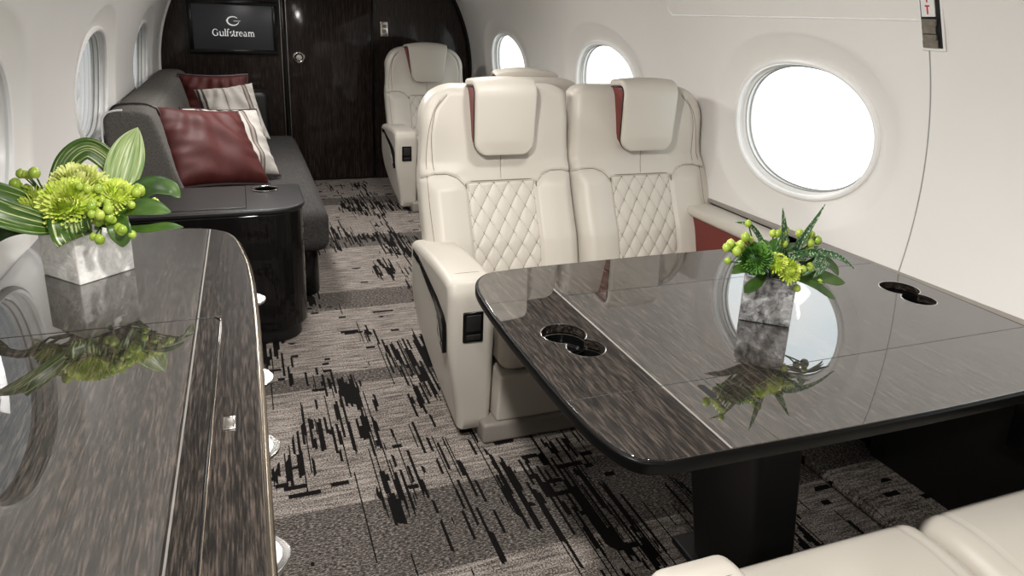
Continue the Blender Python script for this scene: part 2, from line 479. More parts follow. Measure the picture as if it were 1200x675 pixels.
def build_window(side, wy, idx):
    rm = 1.355; NA = 72
    def ring(A, B, off): return [wp(side, wy+oval(2*PI*i/NA, A, B)[0], THC+oval(2*PI*i/NA, A, B)[1]/rm, off-.014) for i in range(NA)]
    mb = MB()
    tube(mb, ring(IA, IB, .040), .012, 8, True)                     # bright bead
    seq = [(IA-.004, IB-.004, .045), (IA-.010, IB-.010, .064), (IA-.026, IB-.026, .068), (IA-.030, IB-.030, .100)]
    rs = [ring(*q) for q in seq]
    V = [p for r in rs for p in r]
    mb.add(V, [(k*NA+i, k*NA+(i+1)%NA, (k+1)*NA+(i+1)%NA, (k+1)*NA+i) for k in range(len(seq)-1) for i in range(NA)])
    w = mb.build('window_%d' % idx, M['shellwhite'], recalc=True, angle=35); tag(w, kind='structure')
    mb = MB(); tube(mb, ring(IA-.026, IB-.026, .067), .003, 6, True)
    tube(mb, ring(IA-.031, IB-.031, .086), .003, 6, True)
    mb.build('window_gasket', M['shellgrey'], w)
    mb = MB(); R3 = ring(IA-.030, IB-.030, .098); c = wp(side, wy, THC, .098)
    V = [c]; Fc = []
    for k in range(1, 7):
        for p in ring((IA-.030)*k/6, (IB-.030)*k/6, .098): V.append(p)
    for i in range(NA): Fc.append((0, 1+i, 1+(i+1)%NA))
    for k in range(5):
        for i in range(NA): Fc.append((1+k*NA+i, 1+(k+1)*NA+i, 1+(k+1)*NA+(i+1)%NA, 1+k*NA+(i+1)%NA))
    mb.add(V, Fc); mb.build('window_pane', M['glass'], w)
    return w
k = 1
for side in (1, -1):
    for wy, dy in zip(WINY, DY[side]):
        build_window(side, wy+dy, k); k += 1

# right wall seams (panel joints)
mb = MB(); tube(mb, [wp(1, 1.648, TH0+(thr_-TH0)*i/20, -.0003) for i in range(21)], .0022, 6)
tag(mb.build('trim_1', M['shellgrey']), kind='structure')
mb = MB(); tube(mb, [wp(1, 1.66+(3.02-1.66)*i/12, math.radians(24.6), -.0008) for i in range(13)] + [wp(1, 3.04, math.radians(24.8+i), -.0008) for i in range(1,4)], .0030, 6)
tag(mb.build('trim_2', M['plate']), kind='structure')
# ceiling with cove
def ceil_row(y):
    pr = wp(1, y, thr_); pl = wp(-1, y, thl_); pr2 = wp(1, y, thr_-.004, .012); pl2 = wp(-1, y, thl_-.004, .012)
    P = [(pl2[0], pl2[2]), (pl[0]+.015, pl[2]+.025), (-.10, 1.93), (.30, 1.965), (.70, 1.975), (1.05, 1.965), (1.40, 1.90), (pr[0]-.10, 1.79), (pr[0]-.02, pr[2]+.03), (pr2[0], pr2[2])]
    return [(p.x, y, p.y) for p in bez([Vector(q) for q in P], 5)]
mb = MB(); rows_ = [ceil_row(-2.02+8.72*i/12) for i in range(13)]; n_ = len(rows_[0])
mb.add([p for r in rows_ for p in r], [(i*n_+j, i*n_+j+1, (i+1)*n_+j+1, (i+1)*n_+j) for i in range(12) for j in range(n_-1)])
tag(mb.build('ceiling', M['headliner']), kind='structure')
for side, th, lab in ((1, thr_, 'warm strip light in the cove above the big windows'), (-1, thl_, 'warm strip light in the cove above the divan side')):
    mb = MB(); tube(mb, [wp(side, -1.9+8.2*i/12, th+.004, -.016) for i in range(13)], .0045, 6)
    tag(mb.build('cove_light', M['led']), lab, 'strip light')
# lower side walls, ledge
def sweep(prof, y0, y1, ny=2):
    V = [(x, y0+(y1-y0)*i/ny, z) for i in range(ny+1) for x, z in prof]; n = len(prof)
    return V, [(i*n+j, i*n+j+1, (i+1)*n+j+1, (i+1)*n+j) for i in range(ny) for j in range(n-1)]
for side in (1, -1):
    p = wp(side, 2, TH0); pe = wp(side, 6.5, TH0)
    mb = MB(); xo = XC+side*1.415
    xi = p[0]
    mb2 = MB(); V, F = sweep([(xi+side*.012, p[2]+.020), (xi-side*.004, p[2]+.004), (xi-side*.014, p[2]-.002), (xi-side*.014, p[2]-.012), (xi+side*.02, p[2]-.020)], -2.02, 6.7); mb2.add(V, F)
    tag(mb2.build('trim_%d' % (7 if side > 0 else 8), M['ledge'], angle=30), kind='structure')
    prof = [(xi+side*.0, p[2]-.02), (xo-side*.02, p[2]-.03), (xo, p[2]-.06), (xo, -.02)]
    V, F = sweep(prof, -2.02, 6.7); mb.add(V, F)
    tag(mb.build('trim_%d' % (3 if side > 0 else 4), M['darkpanel'], angle=30), kind='structure')
# floor and raised side step
mb = MB(); V, F = sweep([(-.75, 0), (2.14, 0)], -2.02, 6.7); mb.add(V, F)
tag(mb.build('floor', M['carpet'], smooth=False), kind='structure')
mb = MB(); prof = [(1.80, 0), (1.795, .012), (1.80, .024), (1.815, .032), (1.835, .034), (2.13, .034)]
V, F = sweep([tuple(p) for p in bez(prof, 4)], -2.02, 6.7); mb.add(V, F)
tag(mb.build('baseboard_right', M['carpet']), kind='structure')
# rear wall (behind the camera) and bulkhead
def arch(y, x_in=0):
    pts = []
    for i in range(25):
        th = math.radians(-20 + (50.8)*i/24); q = wp(1, y, th, .02); pts.append((q[0], q[2]))
    pts = [(2.125, -.02)] + pts
    top = [(1.5,2.0),(.7,2.05),(-.1,2.0)]
    L = [(-(p[0]-XC)+XC, p[1]) for p in reversed(pts)]
    return pts + top + L
mb = MB(); prism(mb, arch(-2), -2.06, -2.0, axis=1); tag(mb.build('wall_back', M['wall'], smooth=False), kind='structure')
BY = 6.5
mb = MB(); prism(mb, arch(BY), BY, BY+.06, axis=1); tag(mb.build('wall_front', M['bulk'], smooth=False), kind='structure')
# dark jamb trim round the bulkhead on the right, bright one on the left
mb = MB()
pts = [wp(1, BY-.02, math.radians(-16+46*i/24), -.014) for i in range(25)]
tube(mb, pts, .016, 8); tag(mb.build('trim_5', M['blackgloss']), kind='structure')
mb = MB(); pts = [wp(-1, BY-.02, math.radians(-16+50*i/24), -.008) for i in range(25)]
tube(mb, pts, .010, 8); tag(mb.build('trim_6', M['shellwhite']), kind='structure')
# sliding door in the bulkhead
mb = MB(); addbox(mb, (.735, BY-.008, .97), (.355, .008, .95), .003)
dr = mb.build('door_1', M['bulk']); tag(dr, kind='structure')
mb = MB(); addbox(mb, (.358, BY-.012, .97), (.017, .012, .95), .004); addbox(mb, (1.102, BY-.006, .97), (.010, .006, .95), .003)
jb = mb.build('door_jamb', M['blackgloss'], dr)
mb = MB(); addbox(mb, (.335, BY-.010, .97), (.0028, .010, .95), .001); addbox(mb, (.381, BY-.018, .97), (.0028, .004, .95), .001)
mb.build('door_edge_strip', M['steel'], dr)
mb = MB(); rot = Matrix.Rotation(PI/2, 3, 'X')
lathe(mb, [(.050,0),(.050,.006),(.044,.010),(.040,.006),(.034,.005)], (.471, BY-.016, 1.087), 28, rot=rot)
kn = mb.build('door_handle', M['chrome'], dr)
mb = MB(); lathe(mb, [(.026,0),(.026,.018),(.022,.024),(.0,.025)], (.471, BY-.018, 1.087), 24, rot=rot); mb.build('latch_button', M['chrome'], kn)
mb = MB(); lathe(mb, [(.040,0),(.040,.0055),(.0,.0056)], (.471, BY-.016, 1.087), 24, rot=rot); mb.build('dark_ring', M['blackgloss'], kn)
# switch plate
sw = rb('switch_plate', (1.207, BY-.004, 1.341), (.034, .005, .064), .004, M['chrome'], n=(2,1,2)); tag(sw, 'small bright metal switch plate on the dark bulkhead beside the door', 'switch')
mb = MB()
for z in (1.365, 1.325): addbox(mb, (1.207, BY-.010, z), (.018, .003, .014), .003)
mb.build('rocker', M['steel'], sw)

# ------------------------------------------------------------------ monitor with lettering
mon = empty('wall_monitor', (-.035, BY-.004, 1.318)); tag(mon, 'wall-mounted flat screen in a black frame showing a grey wordmark', 'screen')
mb = MB(); W2, H2, B = .318, .178, .036
for c, h in (((0,-.012, H2+B/2), (W2+B, .016, B/2)), ((0,-.012,-H2-B/2), (W2+B, .016, B/2)), ((-W2-B/2,-.012,0), (B/2,.016,H2)), ((W2+B/2,-.012,0), (B/2,.016,H2))):
    addbox(mb, c, h, .003)
mb.build('frame', M['blackgloss'], mon)
scr = rb('screen_glass', (0,-.008,0), (W2,.004,H2), .002, M['screen'], mon, n=(1,1,1), k=1)
# stroke-built serif wordmark
def stroke(mb, pts, w0, w1=None, y=-.0135):
    """flat ribbon in the xz plane; widths vary w0 -> w1 -> w0"""
    P = [Vector((p[0], p[1])) for p in pts]; n = len(P); V = []; w1 = w0 if w1 is None else w1
    for i, p in enumerate(P):
        a = P[max(0, i-1)]; b = P[min(n-1, i+1)]; t = (b-a).normalized(); nn = Vector((-t.y, t.x))
        w = w0 + (w1-w0)*math.sin(PI*i/(n-1)) if n > 2 else w0
        for s in (-1, 1):
            q = p+nn*w*s*.5; V.append((q.x, y, q.y))
    F = [(2*i, 2*i+1, 2*i+3, 2*i+2) for i in range(n-1)]
    b = len(V); V += [(v[0], y+.0006, v[2]) for v in V]; F += [(f[3]+b, f[2]+b, f[1]+b, f[0]+b) for f in F]
    mb.add(V, F)
def arc(cx, cy, rx, ry, a0, a1, n=14): return [(cx+rx*math.cos(math.radians(a0+(a1-a0)*i/n)), cy+ry*math.sin(math.radians(a0+(a1-a0)*i/n))) for i in range(n+1)]
def word(mb, x, z, u):
    T, t = .20*u, .07*u
    def stem(cx, h, z0=0): stroke(mb, [(x+cx*u, z+z0*u), (x+cx*u, z+h*u)], T)
    def ser(cx, zz, w=.38): stroke(mb, [(x+(cx-w/2)*u, z+zz*u), (x+(cx+w/2)*u, z+zz*u)], t)
    def A(cx, cy, rx, ry, a0, a1, w0=t, w1=T): stroke(mb, [(x+px*u, z+pz*u) for px, pz in arc(cx, cy, rx, ry, a0, a1)], w0, w1)
    A(.72,.72,.58,.70, 48, 330, t, T*1.15); stem(1.15, .62, .08); ser(1.15, .64, .5); stroke(mb, [(x+1.12*u, z+1.35*u), (x+1.12*u, z+1.0*u)], t)   # G
    stem(1.72,.95); ser(1.62,.95,.25); A(2.02,.30,.30,.28,180,330); stem(2.38,.95); ser(2.28,.95,.25); ser(2.47,.03,.25)                                  # u
    stem(2.85,1.5); ser(2.75,1.48,.25); ser(2.85,.03,.42)                                                                                                # l
    stem(3.32,1.15); ser(3.32,.03,.42); ser(3.38,.93,.5); A(3.60,1.15,.28,.32,180,50)                                                                   # f
    A(4.12,.70,.22,.24, 50, 240); A(4.12,.26,.25,.25, 70,-140)                                                                                          # s
    stem(4.66,1.25,.15); ser(4.70,.93,.5); A(4.88,.24,.22,.22,180,330)                                                                                  # t
    stem(5.28,.95); ser(5.20,.95,.25); ser(5.28,.03,.42); A(5.56,.62,.26,.30,170,50)                                                                    # r
    A(6.22,.48,.36,.46, 0, 320); stroke(mb, [(x+5.90*u, z+.52*u), (x+6.56*u, z+.52*u)], t)                                                              # e
    A(7.10,.68,.26,.26,150,0,t,T*.8); stem(7.36,.70); A(7.08,.26,.26,.24,90,330); ser(7.44,.04,.25)                                                     # a
    stem(7.92,.95); ser(7.84,.95,.25); ser(7.92,.03,.38); A(8.20,.62,.26,.30,170,0); stem(8.46,.66); ser(8.46,.03,.38); A(8.74,.62,.26,.30,170,0); stem(9.0,.66); ser(9.0,.03,.38)   # m
mb = MB(); word(mb, -.171, -.070, .0366); mb.build('wordmark', M['logo'], mon, smooth=False, recalc=False)
mb = MB(); stroke(mb, arc(0, .050, .046, .034, 40, 345, 30), .005, .012); stroke(mb, [(-.058,.052), (-.044,.052)], .003); stroke(mb, [(.005,.050), (.058,.050)], .004)
mb.build('emblem', M['logo'], mon, smooth=False, recalc=False)
mon.scale = (.97, 1, 1.0)

# ------------------------------------------------------------------ EXIT release
ex = empty('exit_release_handle', (0,0,0)); tag(ex, 'metal exit release handle with red EXIT letters high on right wall', 'handle')
th_ = math.radians(22); n_in = Vector((-math.cos(th_), 0, -math.sin(th_))); up_ = Vector((-math.sin(th_), 0, math.cos(th_)))
Mx = Matrix((Vector((0,1,0)), up_, -n_in)).transposed()      # local x -> +y, y -> up the wall, z -> outwards
org = Vector(wp(1, 1.628, th_+.006, -.004))
def XP(a, b, c=0): return org + Vector((0,1,0))*a + up_*b + n_in*c
def xbox(mb, a, b, c, ha, hb, hc, r=.002): addbox(mb, XP(a,b,c), (ha,hb,hc), r, rot=Mx)
mb = MB()
xbox(mb, 0, .175, .000, .040, .215, .003); mb.build('surround', M['shellwhite'], ex)
mb = MB(); xbox(mb, 0, .175, .0025, .033, .205, .0025, .001); mb.build('recess', M['black'], ex)
mb = MB(); xbox(mb, .003, -.015, .008, .026, .012, .004); xbox(mb, .0, .006, .010, .022, .010, .006); xbox(mb, .003, .030, .008, .022, .014, .004); xbox(mb, 0, .052, .010, .024, .010, .005)
mb.build('latch', M['steel'], ex)
mb = MB(); xbox(mb, .004, .215, .006, .023, .148, .003); pltx = mb.build('placard', M['plate'], ex)
def letter(ch, b):
    mb = MB()
    def bar(x0, y0, x1, y1, w=.0045):
        a = Vector((x0, y0)); c = Vector((x1, y1)); m = (a+c)/2; L = (c-a).length/2; an = math.atan2(c.y-a.y, c.x-a.x)
        addbox(mb, XP(.004-m.x, b+m.y, .0094), (L, w/2, .0006), .0003, rot=Mx @ Matrix.Rotation(PI-an, 3, 'Z'))
    h, w = .0125, .008
    if ch == 'T': bar(-w, h, w, h); bar(0, h, 0, -h)
    if ch == 'I': bar(0, h, 0, -h)
    if ch == 'X': bar(-w, h, w, -h); bar(-w, -h, w, h)
    if ch == 'E': bar(-w, h, -w, -h); bar(-w, h, w, h); bar(-w, 0, w*.7, 0); bar(-w, -h, w, -h)
    mb.build('letter', M['redpaint'], pltx)
for ch, b in (('T', .088), ('I', .124), ('X', .160), ('E', .196)): letter(ch, b)

# ------------------------------------------------------------------ seats
def back_y(z):      # local y of the backrest front against height
    return .50 + .115*sstep(.35, .9, z) + max(0, z-.6)*.20
def make_back(RL, RR, parent):
    hz = .42; zc = .80; top = zc+hz
    seamL = [(-.345,.845), (-.29,.862), (-.235,.862), (-.19,.845), (-.155,.810)]
    seamR = [(-a, b) for a, b in seamL]
    side = [(-.285,.862), (-.290,1.02), (-.27,1.12), (-.22,1.18)]
    sideR = [(-a, b) for a, b in side]
    def fn(x, y, z):
        zz = z+zc; 
        w = .345 + (.034*(1-sstep(.60,.90,zz))+.018 if (RR > RL and x > 0) else 0) - .025*sstep(.80, 1.05, zz) + .008*math.exp(-((zz-1.05)/.09)**2)
        R = RL if x < 0 else RR
        if zz > top-R:
            q = (zz-(top-R))/R; w = w - R + R*math.sqrt(max(0, 1-q*q))
            w = max(w, .05)
        if RL > RR and x > 0 or RR > RL and x < 0: w = min(w, .333)
        X = x/.34*w
        Y = y
        if y < 0:                       # front relief
            f = min(1, -y/.05)
            ax = abs(X)
            r = 0
            r += .028*sstep(.10,.24,ax)*(1-sstep(.27,.335,ax))*(1-sstep(.80,.86,zz))*sstep(.40,.46,zz)    # side bolsters
            r -= .012*(1-sstep(.150,.160,ax))*(1-sstep(.815,.835,zz))                                      # quilt recess
            r += .016*(1-sstep(.0,.30,ax))*math.exp(-((zz-1.07)/.14)**2)
            d = min(pdist(X, zz, seamL), pdist(X, zz, seamR)); r -= .011*math.exp(-(d/.0065)**2)
            r -= .020*sstep(0, .05, zz-.862)*(1-sstep(.862+.05,1.1,zz))*sstep(.12,.25,ax)
            d = min(pdist(X, zz, side) if RL > .1 else 1, pdist(X, zz, sideR) if RR > .1 else 1); r -= .004*math.exp(-(d/.005)**2)
            if .835 < zz < .94: r -= .004*math.exp(-(ax/.004)**2)
            Y -= r*f
        return (X, Y + back_y(zz) + .065, zz)
    V, F = rbox_data(.34, .065, hz, .045, (96, 2, 110), 5, (0,0,0), fn)
    o = MB().add(V, F).build('backrest', M['leather'], parent, recalc=False, angle=80)
    from mathutils.bvhtree import BVHTree
    bv = BVHTree.FromPolygons(V, F)
    lines = [seamL, seamR, [(0,.84), (0,.90), (0,.96)]]
    if RL > .1: lines += [side, [(-.312,.50), (-.318,.80), (-.306,1.0), (-.285,1.10), (-.25,1.16)]]
    if RR > .1: lines += [sideR, [(.312,.50), (.318,.80), (.306,1.0), (.285,1.10), (.25,1.16)]]
    for L_ in lines:
        pts = []
        for p in bez([Vector(q) for q in L_], 8):
            h = bv.ray_cast(Vector((p.x, -2, p.y)), Vector((0,1,0)))
            if h[0]: pts.append(h[0]+Vector((0,-.0002,0)))
        if len(pts) > 2:
            mb = MB(); tube(mb, pts, .0012, 5); mb.build('seam', M['thread'], o)
    return o
def make_quilt(parent):
    nx, nz = 100, 130; V = []; Fq = []
    a, b = .0655, .097
    for j in range(nz+1):
        z = .44 + (.832-.44)*j/nz
        for i in range(nx+1):
            x = -.155+.31*i/nx
            p = abs(math.sin(PI*(x/a+z/b)))*abs(math.sin(PI*(x/a-z/b)))
            h = .010*(p**.42)
            e = min(1, min((x+.155), (.155-x), (.832-z))/.012)
            h = h*max(0, e)-.008*(1-max(0, e))
            V.append((x, back_y(z) + .006 - h, z))
    n = nx+1
    Fq = [(j*n+i, j*n+i+1, (j+1)*n+i+1, (j+1)*n+i) for j in range(nz) for i in range(nx)]
    q = MB().add(V, Fq).build('quilted_panel', M['leather'], parent, recalc=False, angle=180)
    mb = MB()
    for sx in (-1, 1):
        tube(mb, [(sx*.157, back_y(z)-.001, z) for z in [.45+.038*i for i in range(11)]], .0022, 6)
    tube(mb, [(-.157+.314*i/8, back_y(.834)-.001, .834) for i in range(9)], .0015, 6)
    mb.build('piping', M['thread'], q)
    # stitched diamond lines
    mb = MB()
    for s in (-1, 1):
        for k in range(-14, 15):
            pts = []
            for i in range(41):
                z = .445+(.826-.445)*i/40
                x = a*(k - s*z/b)
                if abs(x) <= .150: pts.append((x, back_y(z)+.0045, z))
            if len(pts) > 2: tube(mb, pts, .0012, 4)
    mb.build('stitching', M['thread'], q, smooth=False)
    return q
def make_headrest(parent, flare=.05):
    zb, zt = .945, 1.238
    # centreline of the pad: from the bottom up the front, then back over the top
    def path(t):        # t 0..1 -> (y, z) centre and normal direction
        L1 = zt-.05-zb; L2 = .05*PI/2; L3 = .09; L = L1+L2+L3; s = t*L
        y0 = back_y(.95)-.048; slope = -.03
        if s < L1: z = zb+s; y = y0+slope*(s); return y, z, 0
        if s < L1+L2: a = (s-L1)/.05; return y0+slope*L1+.05*(1-math.cos(a)), zb+L1+.05*math.sin(a), a
        return y0+slope*L1+.05+(s-L1-L2), zb+L1+.05-.10*(s-L1-L2), PI/2
    def slab(hw, th, off, R, crown):
        V, F = rbox_data(hw, th, .5, .011 if th > .011 else th*.9, (16, 1, 36), 3)
        out = []
        L = zt-.05-zb+.05*PI/2+.09
        for x, y, z in V:
            t = min(1, max(0, z+.5)); yy, zz, a = path(t)
            s = t*L; w = hw*(1+flare*t)
            if s < R: q = 1-s/R; w = w-R+R*math.sqrt(max(0, 1-q*q))
            X = x/hw*w
            c = crown*(1-(X/hw)**2)*min(1, s/.06) if y < 0 else 0
            o_ = y+off-c
            out.append((X, yy+o_*math.cos(a), zz-o_*math.sin(a)))
        return out, F
    V, F = slab(.128, .014, 0, .055, .010)
    h = MB().add(V, F).build('headrest', M['leather'], parent, recalc=False, angle=70)
    V, F = slab(.129, .002, .0165, .056, 0)
    MB().add(V, F).build('piping', M['piping'], h, recalc=False)
    # wedge of dark red leather behind
    def fn(x, y, z):
        t = (z+.13)/.26; dep = .022+.062*t
        zz = .958+t*.262
        w = (.124 if t > .2 else .124-.03*(1-t/.2)**2)*(1+flare*t)
        y0 = back_y(.95)-.048-.03*(zz-zb)+.016
        return (x/.124*w, y0+(y+.02)/.04*dep*1.6, zz)
    V, F = rbox_data(.124, .02, .13, .010, (4,2,10), 3, fn=fn)
    MB().add(V, F).build('headrest_back', M['redleather'], h, recalc=False)
    return h
def make_arm(side, parent, tall=True):
    """side -1: outer face at x=-.39"""
    sx = side
    prof = bez([(.075,.045), (.055,.30), (.050,.52), (.062,.600), (.11,.630), (.30,.632), (.52,.618), (.625,.604), (.655,.570), (.650,.42), (.600,.235), (.45,.120), (.25,.055), (.12,.028), (.075,.045)], 6)[:-1]
    prof = [(p.x, p.y) for p in prof]
    mb = MB(); n = len(prof)
    cyc = sum(p[0] for p in prof)/n; czc = sum(p[1] for p in prof)/n
    hw = .085; r = .030
    V = []; rings = []
    K = 6
    secs = []
    for k in range(K+1): a = PI/2*k/K; secs.append((-hw+r*(1-math.sin(a)), r*(1-math.cos(a))))
    secs = [( -hw + r*(1-math.cos(PI/2*k/K)), r*(1-math.sin(PI/2*k/K))) for k in range(K+1)]
    secs = secs + [(-s, d) for s, d in reversed(secs)]
    for s, d in secs:
        ring = []
        for i, p in enumerate(prof):
            a = Vector(prof[i-1]); b = Vector(prof[(i+1) % n]); t = (b-a).normalized(); nn = Vector((-t.y, t.x))
            if nn.dot(Vector((cyc, czc))-Vector(p)) < 0: nn = -nn
            q = Vector(p)+nn*d
            x = s
            tuck = .045*(1-sstep(.03, .42, q.y))      # outer side curves in at the bottom
            if s*sx > 0: x = s - sx*tuck
            ring.append((sx*.305 + x, q.x, q.y))
        rings.append(ring)
    for rr in rings: V += rr
    F = [(k*n+i, k*n+(i+1)%n, (k+1)*n+(i+1)%n, (k+1)*n+i) for k in range(len(rings)-1) for i in range(n)]
    F += [tuple(reversed(range(n))), tuple((len(rings)-1)*n+i for i in range(n))]
    arm = mb.add(V, F).build('armrest', M['leather'], parent, angle=60)
    # black inlay band and pocket on the outer face
    xo = sx*.3915
    outer = [(.60,.575), (.50,.575), (.455,.560), (.24,.508), (.155,.470), (.135,.440), (.130,.335), (.205,.390), (.215,.455), (.26,.480), (.44,.530), (.49,.548), (.60,.548)]
    mb = MB(); prism(mb, outer, min(xo-sx*.014, xo+sx*.0015), max(xo-sx*.014, xo+sx*.0015), axis=0, bev=.001)
    mb.build('armrest_inlay', M['blackgloss'], arm, angle=30)
    mb = MB(); tube(mb, [(xo+sx*.002, .200, .440), (xo+sx*.003, .150, .372)], .0035, 6); mb.build('handset_edge', M['steel'], arm)
    # control on the front
    c = rb('control_panel', (sx*.305, .0505, .462), (.037, .006, .057), .005, M['blackgloss'], arm, n=(1,1,1))
    mb = MB(); addbox(mb, (sx*.305, .0445, .478), (.026, .002, .030), .002); addbox(mb, (sx*.305, .0445, .425), (.026,.002,.010), .002); mb.build('control_key', M['darkpanel'], c)
    # stitched seam over the top
    mb = MB(); tube(mb, [(sx*.305+q*.084, .135, .6325-.0*abs(q)-.028*abs(q)**6) for q in [-1+.1*i for i in range(21)]], .0008, 6); mb.build('seam', M['thread'], arm)
    return arm
def make_cushion(x0, x1, parent):
    hw = (x1-x0)/2; cx = (x0+x1)/2
    def fn(x, y, z):
        yy = y+.28; zz = z+.375
        zz += .018*math.exp(-((yy-.10)/.10)**2)*(1 if z > 0 else 0)
        if z > 0: zz -= .03*sstep(.25,.55,yy)
        d = min(abs(abs(x)-(hw-.065)), 1)
        if z > 0 or y < -.2:
            g = .0045*math.exp(-(d/.004)**2)
            if z > .06: zz -= g
            elif y < -.27: yy += g
        return (x+cx, yy, zz)
    V, F = rbox_data(hw-.003, .28, .088, .050, (60, 40, 10), 6, (0,.012,.014), fn)
    c = MB().add(V, F).build('seat_cushion', M['leather'], parent, recalc=False, angle=80)
    return c
def make_seat(name, arms, RL, RR, flare=.05):
    r = empty(name)
    make_back(RL, RR, r); make_quilt(r); make_headrest(r, flare)
    x0 = -.216 if -1 in arms else -.333; x1 = .216 if 1 in arms else (.333 if arms else .216)
    make_cushion(x0, x1, r)
    rb('seat_base', ((x0+x1)/2, .31, .178), ((x1-x0)/2-.003, .29, .098), .012, M['leather'], r, n=(2,2,2), fn=lambda x, y, z: (x, y-.012*(z/.098), z))
    rb('plinth', ((x0+x1)/2-(.03 if -1 in arms else 0), .32, .042), ((x1-x0)/2+.02, .30, .040), .014, M['plinth'], r, n=(2,2,2), fn=lambda x, y, z: (x, y, z))
    for a in arms: make_arm(a, r)
    return r
M['plinth'] = leather('taupe_plinth', (.26,.235,.205,1))
LAB = 'cream leather cabin seats'
s1 = make_seat('cabin_seat', [-1], .135, .045); s1.location = (1.0, 2.10, 0)
tag(s1, 'cream quilted leather seat with an aisle-side armrest facing the table', 'seat', LAB)
s2 = make_seat('cabin_seat', [], .045, .135); s2.location = (1.674, 2.10, 0)
tag(s2, 'cream quilted leather seat next to the large window', 'seat', LAB)
# window side armrest with a dark red inner face
wa = empty('padded_side_ledge', (0,0,0)); tag(wa, 'low cream-topped ledge with dark red inner face beside the window seat', 'ledge')
rb('armrest_pad', (1.955, 2.47, .672), (.075, .32, .020), .018, M['leather'], wa, n=(2,6,2), crown=(0,0,.006))
rb('armrest_panel', (1.965, 2.47, .54), (.062, .30, .115), .012, M['redleather'], wa, n=(2,2,2))
far = make_seat('cabin_seat', [-1, 1], .15, .15, .42); far.location = (1.445, 5.22, 0)
tag(far, 'cream quilted leather seat standing alone against the dark bulkhead', 'seat', LAB)
bk = dup(far, (1.44, 4.38, 0), PI); bk.scale = (1,1,.975); tag(bk, 'cream leather seat turned away, its top showing behind the front pair', 'seat', LAB)
n1 = dup(s2, (1.0, .935, .0), PI); n2 = dup(s1, (1.672, .935, .0), PI)
# near pair: arms swap sides when turned, so the aisle seat gets its own armrest
for o in list(n1.children)+list(n2.children):
    if o.name.startswith('armrest'):
        for c in list(o.children):
            for cc in list(c.children): D.objects.remove(cc)
            D.objects.remove(c)
        D.objects.remove(o)
for o in n1.children:
    if o.name.startswith('seat_cushion'): n1c = o
D.objects.remove(n1c); make_cushion(-.333, .216, n1)
na = make_arm(1, n1); na.scale = (1,1,.925)
tag(n1, 'nearest cream leather seat by the aisle, only cushion and armrest showing', 'seat', LAB)
tag(n2, 'nearest cream leather seat beside the black side panel, only cushion showing', 'seat', LAB)

# ------------------------------------------------------------------ table
tb = empty('conference_table', (1.32, 1.46, 0)); tag(tb, 'dark glossy veneer table with twin cup holders and a black pedestal', 'table')
def L(p): return (p[0]-1.32, p[1]-1.46)
def table_outline():
    pts = [(.605+.10, .955), (1.3,.940), (2.030,.955), (2.030,1.46), (2.030,2.0), (1.5,2.015), (.80,1.985)]
    out = []
    # left edge bulges, corners rounded
    out += [(.70+(2.025-.70)*i/12, .958-.014*math.sin(PI*i/12)) for i in range(13)]
    out += [(2.025, .958+(2.005-.958)*i/8) for i in range(1, 9)]
    out += [(2.025+(.77-2.025)*i/12, 2.005+.012*math.sin(PI*i/12)) for i in range(1, 13)]
    c = bez([(.77,2.002), (.685,1.985), (.628,1.905), (.607,1.75), (.600,1.46), (.603,1.18), (.615,1.06), (.645,.985), (.70,.958)], 6)
    out += [(p.x, p.y) for p in c[1:-1]]
    return [L(p) for p in out]
mb = MB(); prism(mb, table_outline(), .697, .72, bev=.0012); top = mb.build('tabletop', M['wood'], tb, angle=30)
cup = MB(); cups = []
for (cx, cy, dx) in ((.735,1.515,1), (1.912,1.535,-1)):
    a = L((cx, cy)); b = L((cx+.020*dx, cy-.090))
    cups.append((a, b))
    lathe(cup, [(.059,.60),(.059,.80)], (a[0], a[1], 0), 32); 
cut(top, cup)
cup = MB()
for a, b in cups: lathe(cup, [(.049,.60),(.049,.80)], (b[0], b[1], 0), 32)
cut(top, cup)
cup = MB()
for a, b in cups: addbox(cup, ((a[0]+b[0])/2, (a[1]+b[1])/2-.005, .70), (.026, .035, .1), .001)
cut(top, cup)
mb = MB(); o_ = table_outline()
prism(mb, [(p[0]*1.010 if p[0] < 0 else p[0]*1.002, p[1]*1.014) for p in o_], .689, .7175, bev=.005); 
edge = mb.build('table_edge', M['edgeblack'], tb, angle=30)
cup = MB()
for a, b in cups:
    lathe(cup, [(.066,.55),(.066,.80)], (a[0], a[1], 0), 24)
cut(edge, cup); cup = MB()
for a, b in cups: lathe(cup, [(.056,.55),(.056,.80)], (b[0], b[1], 0), 24)
cut(edge, cup)
